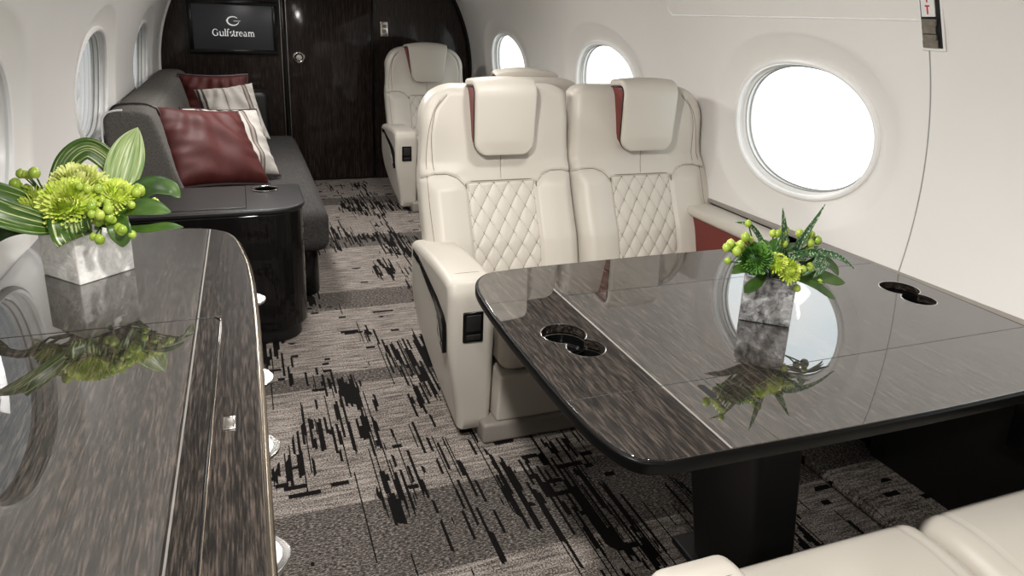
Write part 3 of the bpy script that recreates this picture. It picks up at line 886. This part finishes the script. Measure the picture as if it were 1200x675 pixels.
for a, b in cups:
    mb = MB()
    lathe(mb, [(.0,.655),(.055,.655),(.0602,.662),(.0602,.690),(.058,.690),(.058,.667),(.053,.660),(0,.660)], (a[0], a[1], 0), 32)
    lathe(mb, [(.0,.656),(.045,.656),(.0502,.663),(.0502,.690),(.048,.690),(.048,.668),(.043,.661),(0,.661)], (b[0], b[1], 0), 32)
    ch = mb.build('cup_holder', M['blackgloss'], tb, angle=30)
    mb = MB()
    d = Vector((b[0]-a[0], b[1]-a[1])); dd = d.length; an = math.atan2(d.y, d.x)
    # figure-eight rim
    pts = []
    r1, r2 = .0592, .0492
    ia = math.acos((r1*r1+dd*dd-r2*r2)/(2*r1*dd)) if abs((r1*r1+dd*dd-r2*r2)/(2*r1*dd)) < 1 else .35
    ib = math.acos(max(-1, min(1, (r2*r2+dd*dd-r1*r1)/(2*r2*dd)))) if dd < r1+r2 else .4
    for i in range(31): q = an+ia+(2*PI-2*ia)*i/30; pts.append((a[0]+r1*math.cos(q), a[1]+r1*math.sin(q), .7195))
    for i in range(31): q = an+PI+ib+(2*PI-2*ib)*i/30; pts.append((b[0]+r2*math.cos(q), b[1]+r2*math.sin(q), .7195))
    tube(mb, pts, .0016, 6, True); mb.build('rim', M['chrome'], ch)
for y in (1.205, 1.752):
    mb = MB(); addbox(mb, (L((1.315, y))[0], L((0, y))[1], .7197), (.708, .0012, .0005), .0003, n=(6,1,1)); mb.build('leaf_joint', M['black'], tb)
mb = MB(); prism(mb, [ (p[0]-.398, p[1]-.305) for p in rrect(-.010,-.030,.010,.030,.010)], .7185, .7205, bev=.0005); mb.build('latch_slot', M['black'], tb)
# pedestal: tapered, raked blade on a foot
def ped_fn(x, y, z):
    t = (z+.34)/.68
    return (x-.095-.145*t, y*(1+.15*t)-.17-.06*t, z+.345)
V, F = rbox_data(.070, .13, .34, .02, (2,2,6), 3, fn=lambda x, y, z: ped_fn(x, y, z))
MB().add(V, F).build('pedestal', M['black'], tb, recalc=False)
rb('pedestal_foot', (-.10, -.15, .012), (.10, .17, .012), .008, M['black'], tb, n=(1,1,1))

# ------------------------------------------------------------------ credenza
cr = empty('credenza', (-.33, 1.0, 0)); tag(cr, 'long dark veneer credenza with a bronze rim along the aisle on the left', 'cabinet')
def LC(x, y): return (x+.33, y-1.0)
def cred_outline(d=0):
    pts = [(-.640, -.9), (-.010, -.9)]
    c = bez([(-.010,-.9), (-.010,0), (-.010,.9), (-.008,1.4), (-.009,1.75), (-.018,2.06), (-.040,2.28), (-.062,2.40), (-.095,2.47), (-.16,2.515), (-.30,2.54), (-.45,2.552), (-.640,2.56)], 6)
    return [LC(-.640,-.9)] + [LC(p.x-d, p.y-(d if p.y > 2.4 else 0)) for p in c]
mb = MB(); prism(mb, cred_outline(), .745, .77, bev=.003); mb.build('worktop', M['woodcred'], cr, angle=30)
mb = MB(); prism(mb, cred_outline(.035), .02, .747, bev=.004); body = mb.build('cabinet_body', M['cabwood'], cr, angle=30)
mb = MB(); pts = [LC(p[0]+.002, p[1]) for p in [(q[0]-.33, q[1]+1.0) for q in cred_outline()][1:-1]]
tube(mb, [(p[0], p[1], .757) for p in pts], .0105, 10); mb.build('bronze_rim', M['bronze'], cr)
# fold-out flap line and joint
mb = MB()
addbox(mb, (*LC(-.375, 1.735), .7702), (.29, .0013, .0004), .0002, rot=Matrix.Rotation(0, 3, 'Z'))
mb.build('top_joint', M['black'], cr)
mb = MB(); ln = [( -.112,-.9), (-.104,.4), (-.098,1.0), (-.092,1.40), (-.088,1.68), (-.090,1.715), (-.098,1.733)]
tube(mb, [(*LC(*p), .7702) for p in bez([Vector(p) for p in ln], 6)], .0022, 6); mb.build('inlay_line', M['blackgloss'], cr)
mb = MB(); tube(mb, [(*LC(p[0]+.004, p[1]), .7706) for p in bez([Vector(p) for p in ln[:-1]], 6)], .0010, 6); mb.build('inlay_highlight', M['bronze'], cr)
lt = rb('flap_latch', (*LC(-.062, 1.232), .7715), (.0105, .021, .0018), .0016, M['chrome'], cr, n=(1,1,1), rot=Matrix.Rotation(.0, 3, 'Z'))
mb = MB(); addbox(mb, (*LC(-.062, 1.230), .7736), (.0065, .0145, .0008), .0005); mb.build('latch_button', M['steel'], lt)
# drawers with half-moon pulls
for yc in (.70, 1.00, 1.31, 1.60, 2.10):
    d = rb('drawer', (*LC(-.046, yc), .60), (.006, .135, .125), .004, M['cabwood'], cr, n=(1,1,1))
    mb = MB(); out = [(0, -.074)] + [(.067*math.sin(PI*i/16)**.8, -.074+.148*i/16) for i in range(1, 16)] + [(0, .074)]
    prism(mb, [(LC(-.042, 0)[0]+p[0], LC(0, yc)[1]+p[1]) for p in out], .655, .663, bev=.002); mb.build('handle', M['chrome'], d, angle=30)
    mb = MB(); prism(mb, [(LC(-.042, 0)[0]+p[0]*.80, LC(0, yc)[1]+p[1]*.84) for p in out], .6625, .6645, bev=.0005); mb.build('handle_inset', M['plate'], d, angle=30)

# ------------------------------------------------------------------ end cabinet with cup holder, in front of the divan
ec = empty('end_cabinet', (-.2, 3.4, 0)); tag(ec, 'near-black end cabinet with a recessed cup holder in front of the divan', 'cabinet')
def LE(x, y): return (x+.2, y-3.4)
def ecout(g=0, xr=.225, y0=3.16): return [LE(*p) for p in rrect(-.66, y0-g, xr+g, 3.63, [.01, .15+g, .03, .01], 10)]
mb = MB(); prism(mb, ecout(0), .07, .63, bev=.01); mb.build('cabinet_body', M['cabwood'], ec, angle=35)
mb = MB(); prism(mb, ecout(-.03), 0, .075, bev=.004); mb.build('plinth', M['black'], ec, angle=35)
mb = MB(); prism(mb, ecout(.010), .628, .652, bev=.008); tp = mb.build('cabinet_top', M['tray'], ec, angle=35)
c2 = MB(); lathe(c2, [(.046,.60),(.046,.70)], (*LE(.070, 3.525), 0), 28, sx=1.15); cut(tp, c2)
c2 = MB(); lathe(c2, [(.044,.55),(.044,.70)], (*LE(.070, 3.525), 0), 28, sx=1.15); cut(ec.children[0], c2)
mb = MB(); lathe(mb, [(0,.57),(.041,.57),(.0425,.575),(.0425,.650),(.050,.652),(.050,.656),(.040,.656),(.040,.578),(0,.575)], (*LE(.070,3.525), 0), 28, sx=1.15); mb.build('cup_holder', M['blackgloss'], ec, angle=35)
mb = MB(); tube(mb, [(*LE(.070+.053*1.12*math.cos(2*PI*i/32), 3.525+.053*math.sin(2*PI*i/32)), .656) for i in range(32)], .0025, 6, True); mb.build('cup_rim', M['chrome'], ec)
mb = MB(); addbox(mb, (*LE(-.018, 3.40), .6524), (.0012, .225, .0006), .0003); mb.build('lid_joint', M['blackgloss'], ec)
mb = MB(); addbox(mb, (*LE(-.33, 3.20), .653), (.31, .010, .004), .003); mb.build('lid_lip', M['tray'], ec)

# ------------------------------------------------------------------ divan
dv = empty('divan', (0, 4.9, 0)); tag(dv, 'grey wool divan with a high sloping back under the side windows', 'sofa')
def LD(x, y, z): return Vector((x, y-4.9, z))
def divan_back(name, y0, y1, mat, bulge=.0):
    prof = [(-.585,.40), (-.592,.72), (-.612,.93), (-.600,.985), (-.56,1.005), (-.47,1.008), (-.425,.995), (-.395,.955), (-.33,.72), (-.245,.44), (-.35,.38)]
    pr = [(p.x, p.y) for p in bez([Vector(p) for p in prof], 4)]
    mb = MB(); prism(mb, pr, y0-4.9, y1-4.9, axis=1, bev=.022, mi=0); o = mb.build(name, mat, dv, angle=70); return o
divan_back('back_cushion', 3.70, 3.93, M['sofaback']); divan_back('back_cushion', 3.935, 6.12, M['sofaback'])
mb = MB()
pp_ = bez([Vector(p) for p in [(-.622,.70), (-.618,.93), (-.603,.988), (-.56,1.010), (-.47,1.012), (-.42,.998), (-.392,.957), (-.33,.72)]], 5)
tube(mb, [LD(p.x, 3.704, p.y) for p in pp_[:18]], .0045, 6); mb.build('pale_piping', M['plate'], dv)
mb = MB(); tube(mb, [LD(p.x, 3.932, p.y+.002) for p in pp_], .0055, 6); mb.build('dark_piping', M['piping'], dv)
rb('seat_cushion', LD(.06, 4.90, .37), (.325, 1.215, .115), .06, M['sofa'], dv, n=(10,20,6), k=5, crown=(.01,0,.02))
mb = MB(); prism(mb, rrect(-.62, -1.18, .33, 1.2, .08), .0, .26, bev=.01); mb.build('divan_base', M['blackgloss'], dv, angle=35)
rb('arm_panel', LD(.315, 4.10, .16), (.022, .22, .13), .02, M['blackgloss'], dv, n=(1,4,4), fn=lambda x, y, z: (x, y*(1-.25*(z/.13)**2), z))
rb('end_arm', LD(-.0, 6.22, .60), (.19, .075, .24), .05, M['tray'], dv, n=(4,3,4), k=4)
rb('end_arm_base', LD(-.2, 6.22, .20), (.40, .07, .20), .02, M['tray'], dv, n=(1,1,1))

# pillows
def pillow(name, w, h, T, mat, pip, loc, rot, seed=0, label='', cat='cushion', group=None):
    rnd = random.Random(seed); n = 44; V = []; F = []
    ph = [rnd.uniform(0, 6) for _ in range(6)]
    def P(u, v, s):
        pin = .10
        x = u*w/2*(1-pin*(1-v*v)*0 - pin*.7*(1-abs(v)**2)) ; y = v*h/2*(1-pin*.7*(1-abs(u)**2))
        t = ((1-u**4)*(1-v**4))**.55
        wr = .010*math.sin(7*u+3*v+ph[0])*math.sin(5*v-2*u+ph[1]) + .006*math.sin(15*u*v+9*u+ph[2])
        edge = min(1-abs(u), 1-abs(v)); 
        wr += .008*math.sin(22*(u if abs(v) > abs(u) else v)+ph[3])*math.exp(-edge/.22)*min(1, edge/.05)
        return Vector((x, y, s*(T/2*t + wr*t)))
    for s in (1, -1):
        b = len(V)
        for j in range(n+1):
            for i in range(n+1):
                V.append(P(-1+2*i/n, -1+2*j/n, s))
        for j in range(n):
            for i in range(n):
                q = (b+j*(n+1)+i, b+j*(n+1)+i+1, b+(j+1)*(n+1)+i+1, b+(j+1)*(n+1)+i)
                F.append(q if s > 0 else q[::-1])
    o = MB().add(V, F).build(name, mat, merge=.0003, angle=85)
    if pip:
        pts = [P(-1+2*i/20, -1, 1) for i in range(20)] + [P(1, -1+2*i/20, 1) for i in range(20)] + [P(1-2*i/20, 1, 1) for i in range(20)] + [P(-1, 1-2*i/20, 1) for i in range(20)]
        mb = MB(); tube(mb, pts, .009, 6, True); mb.build('piping', pip, o)
    o.location = loc; o.rotation_euler = rot; tag(o, label, cat, group)
    return o
def frame_rot(right, up):
    r = Vector(right).normalized(); u = Vector(up); u = (u-r*u.dot(r)).normalized(); n = r.cross(u)
    return Matrix((r, u, n)).transposed().to_euler()
GP = 'cushions scattered on the divan'
pillow('throw_cushion', .58, .47, .17, M['redsilk'], M['piping'], (-.185, 4.02, .772), frame_rot((.76,.62,-.14), (-.40,.40,.74)), 1, 'dark red silk cushion with black piping at the near end of the divan', group=GP)
pillow('throw_cushion', .50, .44, .13, M['stripe'], M['piping'], (-.075, 4.38, .730), frame_rot((.78,.58,-.10), (-.36,.36,.8)), 2, 'striped linen cushion partly hidden behind the near red one', group=GP)
pillow('throw_cushion', .38, .42, .13, M['stripe'], None, (-.070, 5.10, .795), frame_rot((.95,.28,.09), (-.30,.45,.80)), 3, 'striped linen cushion standing upright towards the bulkhead', group=GP)
pillow('throw_cushion', .46, .44, .14, M['redsilk'], M['piping'], (-.19, 5.55, .800), frame_rot((1,0,0), (0,.2,1)), 4, 'dark red cushion at the back, behind the upright striped one', group=GP)

# ------------------------------------------------------------------ side panel by the near seats
sp = tag(rb('side_console', (2.07, 1.02, .36), (.035, .60, .33), .01, M['darkpanel'], n=(1,1,1)), 'flat black side console under the table beside the near seats', 'panel')
mb = MB(); addbox(mb, (2.033, 1.16, .52), (.004, .05, .012), .002); mb.build('pull_tab', M['plate'], sp)
cr2 = tag(rb('seat_controller', (2.025, 1.10, .44), (.012, .075, .085), .008, M['blackgloss'], n=(1,1,1)), 'small black control unit on the side console by the near window seat', 'controller')
mb = MB(); tube(mb, [(2.010,1.07,.43), (2.004,1.05,.425), (2.010,1.03,.42)], .004, 6); mb.build('lever', M['chrome'], cr2)

# ------------------------------------------------------------------ vases and flowers
def vase(loc, size, h, rz, mat, label):
    mb = MB(); s = size/2; r = .004; wl_ = .012
    V, F = rbox_data(s, s, h/2, r, (8,8,8), 2, fn=lambda x, y, z: (x, y, z+h/2))
    o = MB().add(V, F).build('flower_vase', mat, recalc=False)
    c = MB(); addbox(c, (0,0,h*.6+.06), (s-wl_, s-wl_, h*.5+.02), .003); cut(o, c)
    o.location = loc; o.rotation_euler = (0,0,rz); tag(o, label, 'vase')
    return o
v1 = vase((-.432, 2.150, .770), .160, .158, math.radians(42.5), M['silverleaf'], 'square pale silver-leaf vase standing on the credenza')
v2 = vase((1.336, 1.474, .7204), .132, .130, math.radians(-39.5), M['pewterleaf'], 'square dark pewter-leaf vase standing on the conference table')

def mum(parent, c, r, mat, aim=(0,0,1), n=150, seed=0, thin=1.0, name='bloom', curl=.5):
    rnd = random.Random(seed); mb = MB(); q = Vector((0,0,1)).rotation_difference(Vector(aim).normalized())
    for i in range(n):
        t = (i+.5)/n; th = math.acos(1-1.25*t) ; ph = i*2.39996
        d = Vector((math.sin(th)*math.cos(ph), math.sin(th)*math.sin(ph), math.cos(th)))
        tang = d.cross(Vector((0,0,1))); tang = tang.normalized() if tang.length > .01 else Vector((1,0,0))
        nn = tang.cross(d)
        L_ = r*rnd.uniform(.85, 1.1)*(.72+.28*t); w = r*.085*thin*rnd.uniform(.8,1.2)
        pts = []
        for k in range(5):
            s = k/4; out = d*(L_*(.18+.82*s)) + nn*(curl*r*.35*s*s) ; pts.append(out)
        V = []
        for k, p in enumerate(pts):
            ww = w*(.45+.9*math.sin(PI*min(.92, .15+.8*k/4)))
            lift = d*0
            V += [p-tang*ww, p-nn*w*.5, p+tang*ww]
        F = []
        for k in range(4): F += [(3*k,3*k+1,3*k+4,3*k+3), (3*k+1,3*k+2,3*k+5,3*k+4)]
        mb.add([q @ v + Vector(c) for v in V], F)
    lathe(mb, [(r*.02,-.35*r),(r*.45,-.1*r),(r*.5,.15*r),(r*.3,.4*r),(0,.48*r)], c, 12, rot=q.to_matrix())
    return mb.build(name, mat, parent, recalc=False, angle=180)
def berries(parent, c, spread, n, r, seed, base, dirv=(0,0,0)):
    rnd = random.Random(seed)
    mbs = MB(); pts = []
    for i in range(n):
        p = Vector(c)+Vector((rnd.uniform(-1,1)*spread, rnd.uniform(-1,1)*spread*.7, rnd.uniform(-1,1)*spread))
        pts.append(p)
        m = (Vector(c)*.6+Vector(base)*.4)
        tube(mbs, bez([Vector(base), m, p], 4), [.0022]*8+[.0015], 5)
    st = mbs.build('berry_sprig', M['stem'], parent)
    for p in pts:
        mb = MB(); rr = r*rnd.uniform(.8,1.15)
        lathe(mb, [(0,-rr),(rr*.6,-rr*.85),(rr*.95,-rr*.3),(rr,.1*rr),(rr*.8,rr*.7),(rr*.35,rr*1.05),(rr*.1,rr*1.2),(0,rr*1.22)], p, 12)
        mb.build('berry', M['berry'], st)
    return st
def leaf(parent, pts, wid, mat, up=(0,0,1), fold=.25, name='leaf', prof=None, thick=.0):
    P = bez([Vector(p) for p in pts], 8); n = len(P); nv = 9; V = []; UV = []
    for i, p in enumerate(P):
        t = i/(n-1); a = P[max(0,i-1)]; b = P[min(n-1,i+1)]; d = (b-a).normalized()
        s = d.cross(Vector(up)); s = s.normalized() if s.length > .05 else Vector((1,0,0)); nn = s.cross(d)
        w = wid*(prof(t) if prof else math.sin(PI*min(1, .06+.94*t))**.75)
        for j in range(nv):
            u = -1+2*j/(nv-1)
            V.append(p+s*u*w/2+nn*(fold*w*.5*(u*u)-thick))
            UV.append(((u+1)/2, t))
    F = [(i*nv+j, i*nv+j+1, (i+1)*nv+j+1, (i+1)*nv+j) for i in range(n-1) for j in range(nv-1)]
    o = MB().add(V, F).build(name, mat, parent, recalc=False, angle=180)
    uvl = o.data.uv_layers.new(name='UVMap')
    for lp in o.data.loops: uvl.data[lp.index].uv = UV[lp.vertex_index]
    m = o.modifiers.new('s', 'SOLIDIFY'); m.thickness = .0012
    return o
f1 = empty('flower_arrangement', (-.432, 2.150, .90)); tag(f1, 'lime flowers, berries and striped leaves filling the pale vase', 'flowers')
o1 = Vector((-.432, 2.150, .90))
def W1(x, y, z): return Vector((x, y, z))-o1
mum(f1, W1(-.425, 2.13, 1.015), .078, M['limepale'], (.1,-.4,.9), 300, 1, .7)
mum(f1, W1(-.440, 2.05, .985), .078, M['lime'], (.0,-.8,.5), 300, 2, .7)
mum(f1, W1(-.535, 2.10, .975), .062, M['lime'], (-.5,-.5,.6), 240, 3, .6)
mum(f1, W1(-.335, 2.10, .990), .060, M['lime'], (.4,-.5,.6), 240, 4, .6)
mum(f1, W1(-.47, 2.22, 1.00), .060, M['limepale'], (-.1,.2,1), 110, 5)
berries(f1, W1(-.338, 1.995, .955), .046, 24, .0115, 11, (0,0,-.02))
berries(f1, W1(-.54, 2.12, 1.045), .030, 8, .0125, 12, (0,0,-.02))
berries(f1, W1(-.265, 2.10, .990), .030, 7, .012, 13, (0,0,-.02))
berries(f1, W1(-.38, 2.05, 1.01), .035, 6, .011, 14, (0,0,-.02))
leaf(f1, [W1(-.475,2.02,.940), W1(-.525,1.99,.968), W1(-.575,1.975,.998), W1(-.612,1.985,1.022), W1(-.605,2.03,1.03), W1(-.53,2.08,.99)], .070, M['hosta'], (0,-1,.7), .35, prof=lambda t: 1-.5*(2*t-1)**6)
leaf(f1, [W1(-.435,2.08,.965), W1(-.435,2.03,.972), W1(-.432,2.000,.955), W1(-.430,1.998,.930), W1(-.428,2.005,.908)], .100, M['hosta'], (0,-.5,1), .12, prof=lambda t: 1-.1*t)
leaf(f1, [W1(-.36,2.20,.95), W1(-.335,2.22,1.03), W1(-.31,2.24,1.10), W1(-.285,2.25,1.155)], .095, M['hostapale'], (.2,-1,.2), prof=lambda t: math.sin(PI*min(1,.12+.88*t))**.8)
leaf(f1, [W1(-.50,2.24,.98), W1(-.47,2.26,1.06), W1(-.42,2.27,1.095), W1(-.37,2.26,1.06), W1(-.34,2.24,1.02)], .06, M['hosta'], (0,-1,.3), prof=lambda t: 1)
leaf(f1, [W1(-.34,2.07,.94), W1(-.29,2.04,.972), W1(-.240,2.03,.972), W1(-.20,2.03,.960)], .062, M['leaf'], (0,-.6,1))
leaf(f1, [W1(-.33,2.10,.94), W1(-.27,2.14,1.0), W1(-.215,2.16,.995), W1(-.185,2.17,.965)], .075, M['leaf'], (0,-.6,1))
leaf(f1, [W1(-.34,2.05,.945), W1(-.325,2.00,.945), W1(-.318,1.985,.915), W1(-.318,1.985,.885)], .055, M['leaf'], (0,-1,.5))
leaf(f1, [W1(-.52,2.10,.94), W1(-.60,2.08,.965), W1(-.645,2.08,.95), W1(-.655,2.06,.90)], .07, M['leaf'], (0,-.6,1))
leaf(f1, [W1(-.53,2.07,.92), W1(-.58,2.02,.93), W1(-.63,2.00,.90), W1(-.65,1.99,.87)], .045, M['leaf'], (0,-.6,1))
leaf(f1, [W1(-.33,2.06,.92), W1(-.27,2.02,.92), W1(-.21,2.0,.93), W1(-.17,2.0,.925)], .03, M['leaf'], (0,-.6,1))
for k_ in range(16):
    a_ = k_*2.4; rr_ = .05+.05*random.random()
    leaf(f1, [W1(-.432,2.15,.90), W1(-.432+rr_*math.cos(a_), 2.15+rr_*math.sin(a_), .96), W1(-.432+rr_*1.9*math.cos(a_), 2.15+rr_*1.6*math.sin(a_), .965+.03*random.random())], .045, M['leaf'], (0,0,1))

f2 = empty('flower_arrangement', (1.336, 1.474, .83)); tag(f2, 'small arrangement with spotted aloe spikes and green blooms in the dark vase', 'flowers')
o2 = Vector((1.336, 1.474, .83))
def W2_(x, y, z): return Vector((x, y, z))-o2
mum(f2, W2_(1.235, 1.425, .915), .050, M['grass'], (-.4,-.6,.6), 260, 21, .55, curl=.1)
mum(f2, W2_(1.315, 1.385, .885), .036, M['lime'], (.0,-1,.4), 150, 22, .9)
mum(f2, W2_(1.285, 1.400, .905), .032, M['lime'], (-.2,-.8,.5), 110, 23, .9)
mum(f2, W2_(1.40, 1.45, .895), .030, M['leaf'], (.5,-.5,.6), 90, 24, 1.4)
berries(f2, W2_(1.225, 1.45, .965), .045, 9, .0115, 31, (0,0,-.01))
berries(f2, W2_(1.175, 1.44, .925), .030, 5, .011, 32, (0,0,-.01))
berries(f2, W2_(1.425, 1.46, .930), .035, 8, .0115, 33, (0,0,-.01))
berries(f2, W2_(1.375, 1.375, .865), .040, 5, .011, 34, (0,0,-.01))
berries(f2, W2_(1.30, 1.44, .955), .030, 5, .011, 35, (0,0,-.01))
berries(f2, W2_(1.47, 1.44, .865), .020, 2, .013, 36, (0,0,-.01))
def spike(pts, w):
    leaf(f2, pts, w, M['aloe'], (0,-1,.15), .5, 'aloe_leaf', prof=lambda t: (1-t**1.6)*.95+.05)
spike([W2_(1.335,1.45,.87), W2_(1.322,1.43,.94), W2_(1.305,1.42,1.00), W2_(1.290,1.415,1.050)], .034)
spike([W2_(1.36,1.45,.88), W2_(1.39,1.44,.95), W2_(1.425,1.44,1.0), W2_(1.455,1.44,1.045)], .026)
spike([W2_(1.29,1.45,.90), W2_(1.26,1.45,.96), W2_(1.22,1.45,1.00), W2_(1.175,1.45,1.01)], .018)
spike([W2_(1.34,1.42,.91), W2_(1.41,1.40,.925), W2_(1.48,1.39,.91), W2_(1.535,1.38,.875)], .026)
spike([W2_(1.43,1.40,.925), W2_(1.40,1.385,.905), W2_(1.37,1.375,.885), W2_(1.345,1.37,.875)], .030)
spike([W2_(1.44,1.39,.905), W2_(1.41,1.375,.885), W2_(1.385,1.37,.865)], .028)
for pts, w in (([(1.36,1.42,.86), (1.42,1.38,.86), (1.46,1.37,.85), (1.49,1.36,.845)], .045), ([(1.34,1.42,.86), (1.38,1.36,.85), (1.41,1.34,.83), (1.435,1.33,.815)], .032),
               ([(1.28,1.43,.86), (1.22,1.39,.86), (1.18,1.37,.855), (1.16,1.36,.85)], .03), ([(1.41,1.44,.87), (1.46,1.42,.885), (1.49,1.41,.87), (1.505,1.40,.85)], .045),
               ([(1.25,1.42,.87), (1.19,1.42,.89), (1.16,1.42,.88)], .03)):
    leaf(f2, [W2_(*p) for p in pts], w, M['leaf'], (0,-.6,1))
for k_ in range(14):
    a_ = k_*2.4; rr_ = .04+.04*random.random()
    leaf(f2, [W2_(1.336,1.474,.85), W2_(1.336+rr_*math.cos(a_), 1.474+rr_*math.sin(a_), .90), W2_(1.336+rr_*1.9*math.cos(a_), 1.474+rr_*1.6*math.sin(a_), .905+.03*random.random())], .035, M['leaf'], (0,0,1))

# ------------------------------------------------------------------ world and lights
w = D.worlds.new('sky'); SC.world = w; w.use_nodes = True; nt = w.node_tree; nt.nodes.clear()
def WN(t, **k):
    n = nt.nodes.new(t)
    for a, b in k.items(): setattr(n, a, b)
    return n
tc = WN('ShaderNodeTexCoord'); no = WN('ShaderNodeTexNoise'); no.inputs['Scale'].default_value = 3.5; no.inputs['Detail'].default_value = 6; no.inputs['Roughness'].default_value = .55
mp = WN('ShaderNodeMapping'); mp.inputs['Scale'].default_value = (1,1,2.2)
nt.links.new(tc.outputs['Generated'], mp.inputs[0]); nt.links.new(mp.outputs[0], no.inputs['Vector'])
rp = WN('ShaderNodeValToRGB'); rp.color_ramp.elements[0].position = .42; rp.color_ramp.elements[0].color = (.80,.90,.94,1)
rp.color_ramp.elements[1].position = .62; rp.color_ramp.elements[1].color = (1,.99,.97,1)
nt.links.new(no.outputs[0], rp.inputs[0])
sx_ = WN('ShaderNodeSeparateXYZ'); nt.links.new(tc.outputs['Generated'], sx_.inputs[0])
mr = WN('ShaderNodeMapRange'); mr.inputs['From Min'].default_value = -.4; mr.inputs['From Max'].default_value = .5; mr.inputs['To Min'].default_value = .045; mr.inputs['To Max'].default_value = 1.0
nt.links.new(sx_.outputs[0], mr.inputs[0])
ml = WN('ShaderNodeMath', operation='MULTIPLY'); ml.inputs[1].default_value = 2.6; nt.links.new(mr.outputs[0], ml.inputs[0])
bg = WN('ShaderNodeBackground'); nt.links.new(rp.outputs[0], bg.inputs[0]); nt.links.new(ml.outputs[0], bg.inputs[1])
wo = WN('ShaderNodeOutputWorld'); nt.links.new(bg.outputs[0], wo.inputs[0])

def ceiling_spot(x, y, e, aim=(0,0,-1), size=.03, cone=150, z=1.90, col=(1,.97,.935)):
    ld = D.lights.new('ceiling_lamp_and_fill', 'SPOT'); ld.energy = e; ld.spot_size = math.radians(cone); ld.spot_blend = .8; ld.shadow_soft_size = size; ld.color = col
    o = D.objects.new('ceiling_lamp_and_fill', ld); COL.objects.link(o); o.location = (x, y, z)
    o.rotation_euler = Vector(aim).to_track_quat('-Z', 'Y').to_euler()
for y, e, aim in ((-.6, 65, (-.25,.3,-1)), (1.1, 115, (.45,.35,-1)), (2.6, 18, (.45,.25,-1)), (4.2, 95, (.40,-.35,-1)), (5.3, 30, (.45,.25,-1))):
    ceiling_spot(.12, y, e, aim, .06 if y < 4 else .14)
for y, e in ((2.0, 36), (3.4, 36), (4.6, 34)):
    ceiling_spot(1.10, y, e, (-.65,.05,-1), .08)
ceiling_spot(1.30, -.20, 50, (.60,1.68,-1.9), .06, 62)  # added fill spot to brighten the floor under the table, no known fixture

SC.view_settings.view_transform = 'Standard'; SC.view_settings.look = 'None'; SC.view_settings.gamma = 1; SC.view_settings.use_curve_mapping = False
SC.view_settings.exposure = 0.0
